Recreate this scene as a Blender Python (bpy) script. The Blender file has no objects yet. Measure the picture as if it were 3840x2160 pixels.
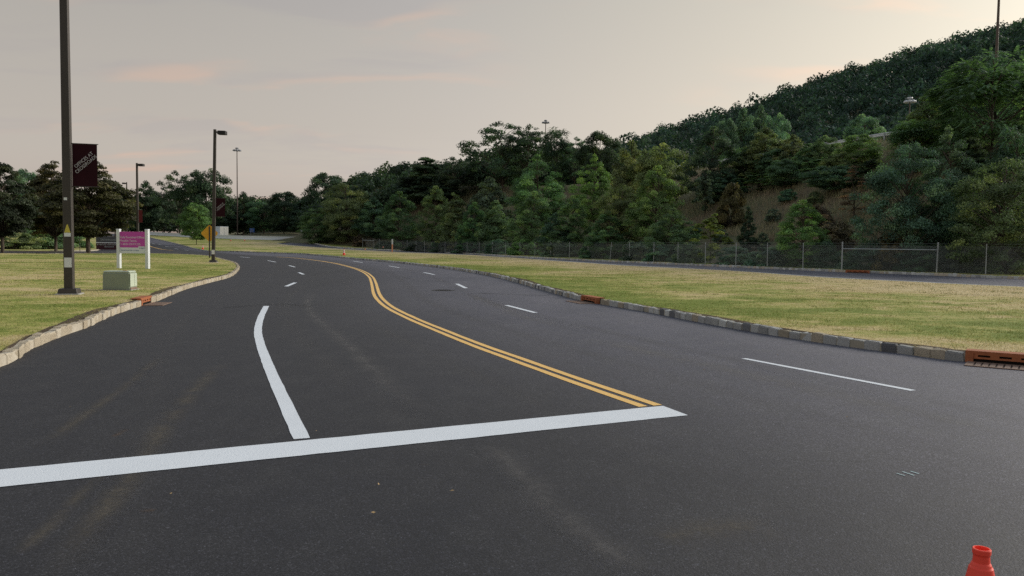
import bpy, bmesh, math, random
import numpy as np
from mathutils import Vector, Matrix
from mathutils.geometry import delaunay_2d_cdt

rng = np.random.default_rng(11)
random.seed(5)
scene = bpy.context.scene
COL = scene.collection
rad = math.radians

# ------------------------------------------------------------------ camera
F_PX, CX, CY, HC = 3000.0, 1920.0, 1080.0, 1.6          # measured on the 3840 x 2160 photograph
PITCH, ROLL = rad(3.1), rad(0.66)
_f = np.array([0, math.cos(PITCH), -math.sin(PITCH)])
_x = np.array([1.0, 0, 0])
_u = np.cross(_x, _f)
RX = _x * math.cos(ROLL) + _u * math.sin(ROLL)
UP = -_x * math.sin(ROLL) + _u * math.cos(ROLL)
cam_data = bpy.data.cameras.new('camera')
cam = bpy.data.objects.new('camera', cam_data)
COL.objects.link(cam)
cam.matrix_world = Matrix(((RX[0], UP[0], -_f[0], 0), (RX[1], UP[1], -_f[1], 0), (RX[2], UP[2], -_f[2], HC), (0, 0, 0, 1)))
cam_data.sensor_width = 36.0
cam_data.lens = 36.0 * F_PX / 3840.0
cam_data.clip_start, cam_data.clip_end = 0.05, 6000.0
scene.camera = cam
scene.cycles.use_denoising = False
scene.cycles.max_bounces = 5
scene.cycles.diffuse_bounces = 3
scene.cycles.glossy_bounces = 2
scene.cycles.transmission_bounces = 2
scene.cycles.transparent_max_bounces = 6
scene.render.resolution_x, scene.render.resolution_y = 1024, 576

# ------------------------------------------------------------------ sky, sun, exposure
SUN_AZ, SUN_EL = rad(62), rad(20)
SKY_STRENGTH = 0.10
CLOUD_SEED = 5.7
scene.view_settings.view_transform = 'Standard'
scene.view_settings.look = 'None'
scene.view_settings.exposure = 0.0
scene.view_settings.gamma = 1.0
scene.view_settings.use_curve_mapping = False


class NT:
    """small helper to write node trees"""
    def __init__(self, tree):
        self.t = tree
        for n in list(tree.nodes):
            tree.nodes.remove(n)

    def n(self, typ, _props=None, **ins):
        nd = self.t.nodes.new(typ)
        for k, v in (_props or {}).items():
            setattr(nd, k, v)
        for k, v in ins.items():
            key = int(k[1:]) if k[0] == 'i' and k[1:].isdigit() else k.replace('_', ' ')
            self.set(nd.inputs[key], v)
        return nd

    def set(self, sock, v):
        if isinstance(v, bpy.types.NodeSocket):
            self.t.links.new(v, sock)
        elif isinstance(v, bpy.types.Node):
            self.t.links.new(v.outputs[0], sock)
        else:
            sock.default_value = v

    def math(self, op, a, b=0.0, c=0.0, clamp=False):
        return self.n('ShaderNodeMath', {'operation': op, 'use_clamp': clamp}, i0=a, i1=b, i2=c).outputs[0]

    def vmath(self, op, a, b=(0, 0, 0)):
        return self.n('ShaderNodeVectorMath', {'operation': op}, i0=a, i1=b).outputs[0]

    def mix(self, fac, a, b, blend='MIX'):
        nd = self.n('ShaderNodeMix', {'data_type': 'RGBA', 'blend_type': blend})
        self.set(nd.inputs[0], fac)
        self.set(nd.inputs[6], a if not isinstance(a, tuple) else (a + (1,))[:4])
        self.set(nd.inputs[7], b if not isinstance(b, tuple) else (b + (1,))[:4])
        return nd.outputs[2]

    def ramp(self, fac, stops, interp='LINEAR'):
        nd = self.n('ShaderNodeValToRGB')
        nd.color_ramp.interpolation = interp
        el = nd.color_ramp.elements
        while len(el) < len(stops):
            el.new(0.5)
        for e, (p, c) in zip(el, stops):
            e.position = p
            e.color = (c, c, c, 1) if not isinstance(c, tuple) else (c + (1,))[:4]
        self.set(nd.inputs[0], fac)
        return nd.outputs[0]

    def noise(self, vec, scale, detail=3.0, rough=0.55, dist=0.0):
        nd = self.n('ShaderNodeTexNoise', None, Scale=scale, Detail=detail, Roughness=rough, Distortion=dist)
        if vec is not None:
            self.set(nd.inputs['Vector'], vec)
        return nd.outputs[0]

    def scaled(self, vec, s):
        return self.vmath('MULTIPLY', vec, s)

    def pos(self):
        return self.n('ShaderNodeNewGeometry').outputs['Position']


world = bpy.data.worlds.new('World')
scene.world = world
world.use_nodes = True
w = NT(world.node_tree)
sky = w.n('ShaderNodeTexSky', {'sky_type': 'NISHITA', 'sun_disc': False, 'sun_elevation': SUN_EL, 'sun_rotation': SUN_AZ,
                               'altitude': 100.0, 'air_density': 1.0, 'dust_density': 4.0, 'ozone_density': 1.5})
bw = w.n('ShaderNodeRGBToBW', None, i0=sky.outputs[0]).outputs[0]
gen = w.n('ShaderNodeTexCoord').outputs['Generated']
sep = w.n('ShaderNodeSeparateXYZ', None, i0=gen)
lum = w.math('MULTIPLY', w.math('POWER', bw, 0.5), 2.9)          # the phone's own range compression of the evening sky
tint = w.ramp(sep.outputs[2], [(0.0, (1.19, 0.985, 0.865)), (0.10, (1.09, 0.99, 0.88)), (0.28, (1.04, 0.99, 0.92)), (0.60, (0.86, 0.98, 1.14)), (1.0, (0.78, 0.96, 1.24))])
sdir = (math.sin(SUN_AZ) * math.cos(SUN_EL), math.cos(SUN_AZ) * math.cos(SUN_EL), math.sin(SUN_EL))
glow = w.n('ShaderNodeVectorMath', {'operation': 'DOT_PRODUCT'}, i0=gen, i1=sdir).outputs['Value']
warm = w.ramp(glow, [(0.45, (1.0, 1.0, 1.0)), (0.95, (1.03, 1.0, 0.88))])
tint = w.mix(1.0, tint, warm, 'MULTIPLY')
low = w.ramp(sep.outputs[2], [(0.0, 1.25), (0.14, 1.04), (0.3, 1.0)])
lum = w.math('MULTIPLY', lum, low)
skyc = w.mix(1.0, tint, w.n('ShaderNodeCombineColor', None, i0=lum, i1=lum, i2=lum).outputs[0], 'MULTIPLY')
# thin evening clouds: a layer seen in perspective (direction divided by its height)
dz = w.math('MAXIMUM', w.math('ADD', sep.outputs[2], 0.16), 0.05)
plane = w.n('ShaderNodeCombineXYZ', None, i0=w.math('ADD', w.math('DIVIDE', sep.outputs[0], dz), 0.36), i1=w.math('DIVIDE', sep.outputs[1], dz), i2=CLOUD_SEED).outputs[0]
warp = w.noise(plane, 1.1, 3.0, 0.5)
pl2 = w.vmath('ADD', w.scaled(plane, (0.9, 2.3, 1.0)), w.n('ShaderNodeCombineXYZ', None, i0=w.math('MULTIPLY', warp, 0.9), i1=w.math('MULTIPLY', warp, 1.2), i2=0.0).outputs[0])
streak = w.noise(pl2, 1.25, 6.0, 0.55, 0.2)
big = w.noise(w.scaled(plane, (0.55, 0.55, 1.0)), 0.62, 2.0, 0.5)
cover = w.math('MULTIPLY', w.ramp(streak, [(0.49, 0.0), (0.66, 1.0)], 'EASE'), w.ramp(big, [(0.46, 0.0), (0.58, 1.0)], 'EASE'))
tone = w.noise(w.vmath('ADD', pl2, (7.3, 2.1, 0.0)), 0.9, 3.0, 0.5)
cloudc = w.mix(w.ramp(tone, [(0.44, 0.0), (0.56, 1.0)], 'EASE'), (0.94, 0.94, 0.978), (1.20, 1.02, 0.95))
skyc = w.mix(w.math('MULTIPLY', cover, 0.9), skyc, w.mix(1.0, skyc, cloudc, 'MULTIPLY'))
bg = w.n('ShaderNodeBackground', None, Color=skyc, Strength=SKY_STRENGTH)
w.n('ShaderNodeOutputWorld', None, Surface=bg)

sun_data = bpy.data.lights.new('sun', 'SUN')
sun = bpy.data.objects.new('sun', sun_data)
COL.objects.link(sun)
sun_dir = Vector((math.sin(SUN_AZ) * math.cos(SUN_EL), math.cos(SUN_AZ) * math.cos(SUN_EL), math.sin(SUN_EL)))
sun.rotation_euler = sun_dir.to_track_quat('Z', 'Y').to_euler()
sun_data.energy = 3.6
sun_data.angle = rad(34)                      # the after-glow behind the hill: no hard shadows in the photograph
sun_data.color = (1.0, 0.93, 0.84)


# ------------------------------------------------------------------ place geometry
def ray(u, v):
    return RX * ((u - CX) / F_PX) + UP * (-(v - CY) / F_PX) + _f


def sstep(a, b, x):
    t = np.clip((np.asarray(x, float) - a) / (b - a), 0, 1)
    return t * t * (3 - 2 * t)


def softplus(x):
    return np.where(x > 20, x, np.log1p(np.exp(np.minimum(x, 20))))


def h(x, y):
    """level of the pavement: flat by the camera, climbing gently beyond the far side of the junction"""
    s = np.asarray(y, float) - np.clip(np.asarray(x, float) + 40, 0, 60)
    z = 0.03 * 8 * softplus((s - 124) / 8)
    return z - 0.3 * softplus((z - 3.7) / 0.3)


def G(u, v, dz=0.0):
    """ground point seen at pixel (u, v) of the photograph, on the pavement level plus dz"""
    d = ray(u, v)
    lo, step = 1.0, 0.5
    t = lo
    while t < 900:
        p = d * t
        if p[2] + HC <= float(h(p[0], p[1])) + dz:
            break
        t += step * (1 + t / 60)
    a, b = max(0.2, t - step * (1 + t / 60) * 1.2), t
    for _ in range(40):
        m = 0.5 * (a + b)
        p = d * m
        if p[2] + HC <= float(h(p[0], p[1])) + dz:
            b = m
        else:
            a = m
    p = d * b
    return np.array([p[0], p[1], p[2] + HC])


def GX(pts, dz=0.0):
    return [G(u, v, dz)[:2] for u, v in pts]


def at_depth(u, depth):
    """x, y on the sight line of column u at the horizon, 'depth' metres ahead"""
    d = ray(u, CY - F_PX * math.tan(PITCH) + (u - CX) * math.tan(ROLL))
    k = depth / d[1]
    return d[0] * k, depth


def z_at(u, v, depth):
    d = ray(u, v)
    return HC + d[2] * depth / d[1]


def smooth_line(pts, step=0.5):
    """Catmull-Rom through the points, resampled evenly"""
    P = [np.array(p[:2], float) for p in pts]
    P = [2 * P[0] - P[1]] + P + [2 * P[-1] - P[-2]]
    out = []
    for i in range(1, len(P) - 2):
        p0, p1, p2, p3 = P[i - 1:i + 3]
        n = max(4, int(np.linalg.norm(p2 - p1) / 0.15))
        n = min(n, 200)
        for k in range(n):
            t = k / n
            out.append(0.5 * (2 * p1 + (p2 - p0) * t + (2 * p0 - 5 * p1 + 4 * p2 - p3) * t * t + (3 * p1 - p0 - 3 * p2 + p3) * t ** 3))
    out.append(P[-2])
    return resample(np.array(out), step)


def resample(L, step):
    L = np.asarray(L, float)
    seg = np.linalg.norm(np.diff(L, axis=0), axis=1)
    s = np.concatenate([[0], np.cumsum(seg)])
    n = max(2, int(round(s[-1] / step)) + 1)
    q = np.linspace(0, s[-1], n)
    return np.stack([np.interp(q, s, L[:, 0]), np.interp(q, s, L[:, 1])], 1)


def normals2(L):
    t = np.gradient(L, axis=0)
    t /= np.linalg.norm(t, axis=1)[:, None] + 1e-9
    return np.stack([-t[:, 1], t[:, 0]], 1), t


# kerb and edge lines, traced on the photograph and laid on the ground
LEFT_KERB = smooth_line([(-45, 0.6), (-12, 1.4), (-8.2, 2.8), (-6.6, 5.0), (-6.25, 7.5)] + GX([
    (0, 1378), (116, 1311), (219, 1267), (326, 1229), (419, 1185), (536, 1146), (596, 1127), (699, 1085), (792, 1059), (862, 1040),
    (892, 1018), (897, 1003), (880, 990), (840, 978), (797, 967), (741, 960), (562, 955), (306, 954), (0, 954.5)]) + [(-90, 83.5), (-160, 86)], 0.29)
RIGHT_KERB = smooth_line([(26, 0.5), (13.5, 6.6), (9.3, 9.55)] + GX([
    (3633, 1358), (3451, 1334), (3248, 1310), (3046, 1281), (2816, 1244), (2613, 1207), (2417, 1169), (2188, 1129), (2069, 1098), (1882, 1045),
    (1750, 1019), (1628, 1002), (1488, 986), (1370, 976), (1134, 954), (941, 947), (800, 943)]) + GX([(766, 941), (664, 916), (567, 893)]) +
    [(-104, 225), (-140, 290)], 0.27)
RAMP_NEAR = smooth_line([(55, -2), (34, 18)] + GX([(3840, 1075), (3417, 1055), (3079, 1038), (2775, 1017.5), (2505, 1002.5), (2300, 992), (2004, 971.5),
                                    (1769, 956), (1628, 949.5), (1473, 943.5), (1394, 939), (1233, 930), (1171, 926), (1109, 921), (1062, 916), (1040, 911)], 0.14), 0.3)
RAMP_FAR = smooth_line([(60, 5), (40, 26)] + GX([(3840, 1048), (3512, 1034), (3255, 1024), (3174, 1021.5), (2775, 1004), (2438, 989), (2100, 973.5), (1900, 962),
                                   (1769, 953), (1628, 946), (1394, 936), (1310, 932.5), (1233, 925), (1194, 918), (1155, 911), (1124, 906.5), (1080, 904.5), (1020, 903)]), 0.3)
HILL_LEFT = smooth_line([(-160, 101)] + GX([(0, 943.5), (200, 943), (330, 942), (372, 938), (385, 925)], 0.0) + GX([(378, 905), (364, 897), (328, 887)]) + [(-160, 262), (-200, 310)], 0.6)

FENCE_U = [(1360, 929), (1402, 932), (1422.5, 933), (1527, 940), (1560, 941.5), (1592.5, 943), (1629, 944), (1669, 946), (1710, 947.5), (1752, 949.5), (1796.5, 952),
           (1846, 954), (1896, 956), (1949, 958), (2006, 960.5), (2065, 963.5), (2135, 967), (2205, 970), (2287, 974), (2360, 977.5), (2451, 982),
           (2542, 986), (2645, 991), (2759, 995.5), (2877, 1000), (3011, 1005.5), (3157, 1011), (3512, 1022), (3696, 1029), (3900, 1036)]
FENCE = np.array([G(u, v, 0.12)[:2] for u, v in FENCE_U])
_ext0 = FENCE[0] + (FENCE[0] - FENCE[5]) / np.linalg.norm(FENCE[0] - FENCE[5]) * 260
_ext1 = FENCE[-1] + (FENCE[-1] - FENCE[-5]) / np.linalg.norm(FENCE[-1] - FENCE[-5]) * 260
FLINE = np.vstack([_ext0[None], FENCE, _ext1[None]])


def fence_dist(x, y):
    """distance behind the fence line (positive on the bank side)"""
    P = np.stack([np.ravel(np.asarray(x, float)), np.ravel(np.asarray(y, float))], 1)
    best = np.full(len(P), 1e9)
    sgn = np.zeros(len(P))
    for a, b in zip(FLINE[:-1], FLINE[1:]):
        ab = b - a
        t = np.clip(((P - a) @ ab) / (ab @ ab), 0, 1)
        d = P - (a + t[:, None] * ab)
        dist = np.linalg.norm(d, axis=1)
        c = ab[0] * d[:, 1] - ab[1] * d[:, 0]
        m = dist < best
        best[m] = dist[m]
        sgn[m] = np.sign(c[m])
    return (best * sgn).reshape(np.shape(x))


def bank(x, y):
    s = fence_dist(x, y)
    t = np.clip((s - 3.0) / 28.0, 0, 1)
    z = 13.8 * (0.75 * t + 0.25 * t * t * (3 - 2 * t))
    return z * sstep(-62, -28, x)


def ground_z(x, y):
    return h(x, y) + bank(x, y)


# ------------------------------------------------------------------ object helpers
def link(o, parent=None):
    COL.objects.link(o)
    if parent is not None:
        o.parent = parent
    return o


def mesh_from(name, verts, faces, mats=None, smooth=False, midx=None):
    me = bpy.data.meshes.new(name)
    if isinstance(faces, np.ndarray):
        verts = np.asarray(verts, np.float32)
        nf, k = faces.shape
        me.vertices.add(len(verts))
        me.vertices.foreach_set('co', verts.ravel())
        me.loops.add(nf * k)
        me.loops.foreach_set('vertex_index', faces.astype(np.int32).ravel())
        me.polygons.add(nf)
        me.polygons.foreach_set('loop_start', np.arange(0, nf * k, k, dtype=np.int32))
        me.polygons.foreach_set('loop_total', np.full(nf, k, dtype=np.int32))
        me.update(calc_edges=True)
    else:
        me.from_pydata([tuple(map(float, v)) for v in verts], [], [tuple(f) for f in faces])
        me.update()
    for m in (mats if isinstance(mats, (list, tuple)) else [mats]):
        if m is not None:
            me.materials.append(m)
    if midx is not None:
        me.polygons.foreach_set('material_index', np.asarray(midx, np.int32))
    if smooth:
        me.polygons.foreach_set('use_smooth', np.ones(len(me.polygons), bool))
    return me


def obj(name, me, parent=None, loc=None, rot=None, scale=None, **props):
    o = bpy.data.objects.new(name, me)
    link(o, parent)
    if loc is not None:
        o.location = loc
    if rot is not None:
        o.rotation_euler = rot
    if scale is not None:
        o.scale = scale
    for k, v in props.items():
        o[k] = v
    return o


def thing(name, label, cat, loc=(0, 0, 0), rz=0.0, group=None):
    o = bpy.data.objects.new(name, None)
    link(o)
    o.empty_display_size = 0.3
    o.location = loc
    o.rotation_euler = (0, 0, rz)
    o['label'], o['category'] = label, cat
    if group:
        o['group'] = group
    return o


class MB:
    """collects simple solids into one mesh"""
    def __init__(self):
        self.v, self.f = [], []

    def add(self, vs, fs):
        b = len(self.v)
        self.v += [tuple(map(float, p)) for p in vs]
        self.f += [tuple(i + b for i in f) for f in fs]
        return self

    def box(self, c, s, rz=0.0, taper=1.0, bev=0.0):
        cx, cy, cz = c
        sx, sy, sz = s[0] / 2, s[1] / 2, s[2] / 2
        ca, sa = math.cos(rz), math.sin(rz)
        if bev <= 0:
            rings = [(-sz, 1.0, 0.0), (sz, taper, 0.0)]
        else:
            rings = [(-sz, 1.0, bev), (-sz + bev, 1.0, 0.0), (sz - bev, taper, 0.0), (sz, taper, bev)]
        vs, fs = [], []
        for z, k, b in rings:
            hx, hy = (sx - b) * k, (sy - b) * k
            c4 = min(bev, hx * 0.4, hy * 0.4)
            ring = [(-hx + c4, -hy), (hx - c4, -hy), (hx, -hy + c4), (hx, hy - c4), (hx - c4, hy), (-hx + c4, hy), (-hx, hy - c4), (-hx, -hy + c4)] if bev > 0 \
                else [(-hx, -hy), (hx, -hy), (hx, hy), (-hx, hy)]
            vs += [(cx + x * ca - y * sa, cy + x * sa + y * ca, cz + z) for x, y in ring]
        n = len(vs) // len(rings)
        for r in range(len(rings) - 1):
            for i in range(n):
                j = (i + 1) % n
                fs.append((r * n + i, r * n + j, (r + 1) * n + j, (r + 1) * n + i))
        fs.append(tuple(range(n))[::-1])
        fs.append(tuple((len(rings) - 1) * n + i for i in range(n)))
        return self.add(vs, fs)

    def tube(self, a, b, ra, rb=None, n=8, caps=True):
        rb = ra if rb is None else rb
        a, b = Vector(a), Vector(b)
        q = (b - a).to_track_quat('Z', 'Y')
        vs = []
        for p, r in ((a, ra), (b, rb)):
            for i in range(n):
                vs.append(p + q @ Vector((math.cos(i * 2 * math.pi / n) * r, math.sin(i * 2 * math.pi / n) * r, 0)))
        fs = [(i, (i + 1) % n, n + (i + 1) % n, n + i) for i in range(n)]
        if caps:
            fs += [tuple(range(n))[::-1], tuple(range(n, 2 * n))]
        return self.add(vs, fs)

    def lathe(self, prof, n=24, c=(0, 0, 0)):
        vs = []
        for r, z in prof:
            vs += [(c[0] + r * math.cos(i * 2 * math.pi / n), c[1] + r * math.sin(i * 2 * math.pi / n), c[2] + z) for i in range(n)]
        fs = []
        for k in range(len(prof) - 1):
            fs += [(k * n + i, k * n + (i + 1) % n, (k + 1) * n + (i + 1) % n, (k + 1) * n + i) for i in range(n)]
        return self.add(vs, fs)

    def prism(self, poly, y0, y1):
        """polygon in x, z extruded along y"""
        n = len(poly)
        vs = [(x, y0, z) for x, z in poly] + [(x, y1, z) for x, z in poly]
        fs = [(i, (i + 1) % n, n + (i + 1) % n, n + i) for i in range(n)] + [tuple(range(n))[::-1], tuple(range(n, 2 * n))]
        return self.add(vs, fs)

    def build(self, name, mat, parent=None, smooth=False, **kw):
        me = mesh_from(name, self.v, self.f, mat, smooth)
        bm = bmesh.new()
        bm.from_mesh(me)
        bmesh.ops.recalc_face_normals(bm, faces=bm.faces)
        bm.to_mesh(me)
        bm.free()
        return obj(name, me, parent, **kw)


def copy_tree(o, parent=None):
    c = o.copy()
    COL.objects.link(c)
    c.parent = parent
    for ch in list(o.children):
        copy_tree(ch, c)
    return c


# ------------------------------------------------------------------ materials
MAT = {}


def material(name):
    m = bpy.data.materials.new(name)
    m.use_nodes = True
    MAT[name] = m
    return m, NT(m.node_tree)


def finish(t, color, rough=0.7, spec=0.3, bump=None, bump_s=0.3, bump_d=0.01, metal=0.0, **kw):
    b = t.n('ShaderNodeBsdfPrincipled', None, Base_Color=color if not isinstance(color, tuple) else (color + (1,))[:4],
            Roughness=rough, Metallic=metal)
    b.inputs['Specular IOR Level'].default_value = spec
    for k, v in kw.items():
        t.set(b.inputs[k.replace('_', ' ')], v)
    if bump is not None:
        bp = t.n('ShaderNodeBump', None, Strength=bump_s, Distance=bump_d, Height=bump)
        t.set(b.inputs['Normal'], bp.outputs[0])
    t.n('ShaderNodeOutputMaterial', None, Surface=b)
    return b


def simple(name, c, rough=0.6, spec=0.35, var=0.18, scale=6.0, metal=0.0, bump=0.0, coord='Object'):
    """paint, metal, plastic: a base colour with grime and wear in it"""
    m, t = material(name)
    v = t.n('ShaderNodeTexCoord').outputs[coord]
    n1 = t.noise(v, scale, 5.0, 0.6)
    n2 = t.noise(v, scale * 9, 2.0, 0.5)
    k = t.math('ADD', t.math('MULTIPLY', t.math('SUBTRACT', n1, 0.5), var * 2.2), t.math('MULTIPLY', t.math('SUBTRACT', n2, 0.5), var))
    col = t.mix(1.0, c, t.n('ShaderNodeCombineColor', None, i0=t.math('ADD', k, 1.0), i1=t.math('ADD', k, 1.0), i2=t.math('ADD', k, 1.0)).outputs[0], 'MULTIPLY')
    finish(t, col, t.math('ADD', rough, t.math('MULTIPLY', t.math('SUBTRACT', n1, 0.5), 0.25)), spec, n2 if bump else None, bump, 0.004, metal)
    return m


# asphalt: fresh, dark, with pale aggregate showing and wide faint patches
m, t = material('asphalt')
p = t.pos()
vor = t.n('ShaderNodeTexVoronoi', {'feature': 'F1'}, Vector=p, Scale=150.0)
vor2 = t.n('ShaderNodeTexVoronoi', {'feature': 'F1'}, Vector=p, Scale=75.0)
grain = t.n('ShaderNodeSeparateColor', None, i0=vor.outputs['Color']).outputs[0]
grain2 = t.n('ShaderNodeSeparateColor', None, i0=vor2.outputs['Color']).outputs[1]
agg = t.ramp(grain, [(0.0, 0.45), (0.70, 1.0), (0.92, 1.5), (1.0, 3.2)])
agg2 = t.ramp(grain2, [(0.0, 0.72), (0.9, 1.08), (1.0, 1.7)])
wide = t.noise(t.scaled(p, (1.0, 0.35, 1.0)), 0.35, 5.0, 0.6)
mid = t.noise(t.scaled(p, (1.0, 0.6, 1.0)), 2.6, 5.0, 0.65)
scuff = t.noise(t.scaled(p, (0.6, 2.6, 1.0)), 1.7, 6.0, 0.7, 0.6)
base = t.mix(t.ramp(wide, [(0.35, 0.0), (0.65, 1.0)]), (0.0155, 0.0155, 0.019), (0.027, 0.0262, 0.0285))
paleness = t.n('ShaderNodeAttribute', {'attribute_name': 'age'}).outputs['Fac']
base = t.mix(paleness, base, t.mix(1.0, base, (4.8, 4.65, 4.75), 'MULTIPLY'))
base = t.mix(t.ramp(mid, [(0.45, 0.0), (0.75, 0.55)]), base, t.mix(paleness, (0.043, 0.041, 0.040), (0.115, 0.111, 0.111)))
base = t.mix(t.ramp(scuff, [(0.60, 0.0), (0.72, 0.6)]), base, (0.024, 0.024, 0.027))
gm = t.math('MULTIPLY', agg, agg2)
base = t.mix(1.0, base, (0.92, 0.96, 1.06), 'MULTIPLY')
colr = t.mix(1.0, base, t.n('ShaderNodeCombineColor', None, i0=gm, i1=gm, i2=gm).outputs[0], 'MULTIPLY')
hgt = t.math('ADD', t.math('MULTIPLY', vor.outputs['Distance'], -0.6), t.math('MULTIPLY', vor2.outputs['Distance'], -0.8))
finish(t, colr, t.ramp(wide, [(0.3, 0.62), (0.7, 0.8)]), 0.45, hgt, 0.30, 0.005)


def paint(name, c, worn):
    m, t = material(name)
    p = t.pos()
    streak = t.noise(p, 14.0, 6.0, 0.7)
    grain = t.n('ShaderNodeTexVoronoi', None, Vector=p, Scale=85.0)
    n = t.noise(p, 1.6, 4.0, 0.6)
    col = t.mix(t.ramp(n, [(0.3, 0.0), (0.75, 0.35)]), c, tuple(0.86 * x for x in c))
    col = t.mix(t.math('MULTIPLY', t.ramp(streak, [(0.60, 0.0), (0.74, 1.0)]), worn), col, tuple(0.30 * x + 0.02 for x in c))
    finish(t, col, 0.55, 0.4, t.math('ADD', t.math('MULTIPLY', grain.outputs['Distance'], -1.0), streak), 0.35, 0.004)
    return m


paint('paint_white', (0.76, 0.81, 0.86), 0.40)
paint('paint_yellow', (0.90, 0.56, 0.17), 0.32)


def stain(name, c, alpha, scale=2.2, stretch=(1, 1, 1)):
    """dust or binder rubbed on the asphalt; fades out at the ribbon's edge"""
    m, t = material(name)
    uv = t.n('ShaderNodeUVMap').outputs[0]
    s = t.n('ShaderNodeSeparateXYZ', None, i0=uv)
    edge = t.math('SUBTRACT', 1.0, t.math('ABSOLUTE', t.math('SUBTRACT', t.math('MULTIPLY', s.outputs[1], 2.0), 1.0)))
    ends = t.math('MULTIPLY', t.math('MULTIPLY', s.outputs[0], t.math('SUBTRACT', 1.0, s.outputs[0])), 9.0, clamp=True)
    p = t.pos()
    n = t.noise(t.scaled(p, stretch), scale, 6.0, 0.7, 0.3)
    fine = t.noise(p, 26.0, 4.0, 0.7)
    a = t.math('MULTIPLY', t.math('MULTIPLY', t.math('POWER', edge, 1.4), ends), t.ramp(n, [(0.34, 0.0), (0.66, 1.0)]))
    a = t.math('MULTIPLY', t.math('MULTIPLY', a, t.ramp(fine, [(0.3, 0.25), (0.7, 1.0)])), alpha, clamp=True)
    b = t.n('ShaderNodeBsdfPrincipled', None, Base_Color=c + (1,), Roughness=0.75)
    b.inputs['Specular IOR Level'].default_value = 0.45
    tr = t.n('ShaderNodeBsdfTransparent')
    mx = t.n('ShaderNodeMixShader', None, i0=a, i1=tr.outputs[0], i2=b.outputs[0])
    t.n('ShaderNodeOutputMaterial', None, Surface=mx)
    return m


stain('dust_tan', (0.150, 0.128, 0.095), 0.75)
stain('dust_pale', (0.19, 0.18, 0.172), 0.68)
stain('wheel_track', (0.125, 0.120, 0.118), 0.42, 0.7, (1, 0.25, 1))
stain('dust_rust', (0.15, 0.085, 0.04), 0.65, 9.0)
stain('binder_dark', (0.018, 0.018, 0.021), 0.8, 3.0)


def lawn_color(t):
    """mown grass in a dry summer: green patches, straw-coloured streaks, worn spots"""
    p = t.pos()
    big = t.noise(t.scaled(p, (0.8, 1.0, 1.0)), 0.11, 4.0, 0.6, 0.6)
    mid = t.noise(t.scaled(p, (0.75, 1.0, 1.0)), 0.62, 5.0, 0.65, 0.4)
    fine = t.noise(p, 4.5, 5.0, 0.7)
    dry = t.n('ShaderNodeAttribute', {'attribute_name': 'dry'}).outputs['Fac']
    k = t.math('ADD', t.math('MULTIPLY', big, 0.42), t.math('ADD', t.math('MULTIPLY', mid, 0.40), t.math('MULTIPLY', fine, 0.22)))
    k = t.math('ADD', t.math('SUBTRACT', k, 0.042), t.math('MULTIPLY', dry, 0.115))
    k = t.math('ADD', t.math('MULTIPLY', t.math('SUBTRACT', k, 0.5), 1.55), 0.512)
    col = t.ramp(k, [(0.39, (0.19, 0.25, 0.045)), (0.465, (0.35, 0.365, 0.10)), (0.525, (0.48, 0.43, 0.17)), (0.585, (0.60, 0.49, 0.25)), (0.70, (0.63, 0.51, 0.29))])
    dirt = t.ramp(t.noise(p, 1.1, 4.0, 0.6), [(0.62, 0.0), (0.74, 1.0)])
    return t.mix(t.math('MULTIPLY', dirt, 0.40), col, (0.24, 0.19, 0.105)), fine


m, t = material('lawn')
col, fine = lawn_color(t)
finish(t, t.mix(0.12, col, (0.16, 0.14, 0.06)), 0.9, 0.1, fine, 0.4, 0.04)
m, t = material('grass_blade')
col, fine = lawn_color(t)
ri = t.n('ShaderNodeNewGeometry').outputs['Random Per Island']
col = t.mix(t.ramp(ri, [(0.0, 0.0), (0.55, 0.05), (1.0, 0.6)]), col, (0.62, 0.51, 0.26))
col = t.mix(t.ramp(ri, [(0.0, 0.40), (0.30, 0.0), (1.0, 0.0)]), col, (0.20, 0.28, 0.06))
col = t.mix(1.0, col, (1.28, 1.26, 1.22), 'MULTIPLY')
gn = t.n('ShaderNodeNewGeometry').outputs['Normal']
upn = t.vmath('NORMALIZE', t.vmath('ADD', t.scaled(gn, (0.45, 0.45, 0.45)), (0, 0, 0.8)))
pb = t.n('ShaderNodeBsdfPrincipled', None, Base_Color=col, Roughness=0.8, Normal=upn)
pb.inputs['Specular IOR Level'].default_value = 0.15
tl = t.n('ShaderNodeBsdfTranslucent', None, Color=col)
mx = t.n('ShaderNodeMixShader', None, i0=0.25, i1=pb.outputs[0], i2=tl.outputs[0])
t.n('ShaderNodeOutputMaterial', None, Surface=mx)

m, t = material('forest_floor')
p = t.pos()
n1 = t.noise(p, 0.25, 5.0, 0.6)
n2 = t.noise(p, 2.0, 5.0, 0.7)
col = t.mix(t.ramp(n1, [(0.47, 0.0), (0.66, 0.9)]), (0.16, 0.165, 0.09), (0.25, 0.19, 0.135))
col = t.mix(t.ramp(n2, [(0.4, 0.0), (0.7, 0.6)]), col, (0.085, 0.07, 0.048))
finish(t, col, 0.95, 0.1, n2, 0.8, 0.25)

m, t = material('weed_blade')
p = t.pos()
n1 = t.noise(p, 0.22, 4.0, 0.6)
ri = t.n('ShaderNodeNewGeometry').outputs['Random Per Island']
col = t.mix(t.ramp(n1, [(0.49, 0.0), (0.62, 0.9)]), (0.25, 0.275, 0.145), (0.35, 0.265, 0.19))
col = t.mix(t.ramp(ri, [(0.0, 0.0), (1.0, 0.6)]), col, (0.42, 0.32, 0.22))
finish(t, col, 0.85, 0.1)

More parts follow.
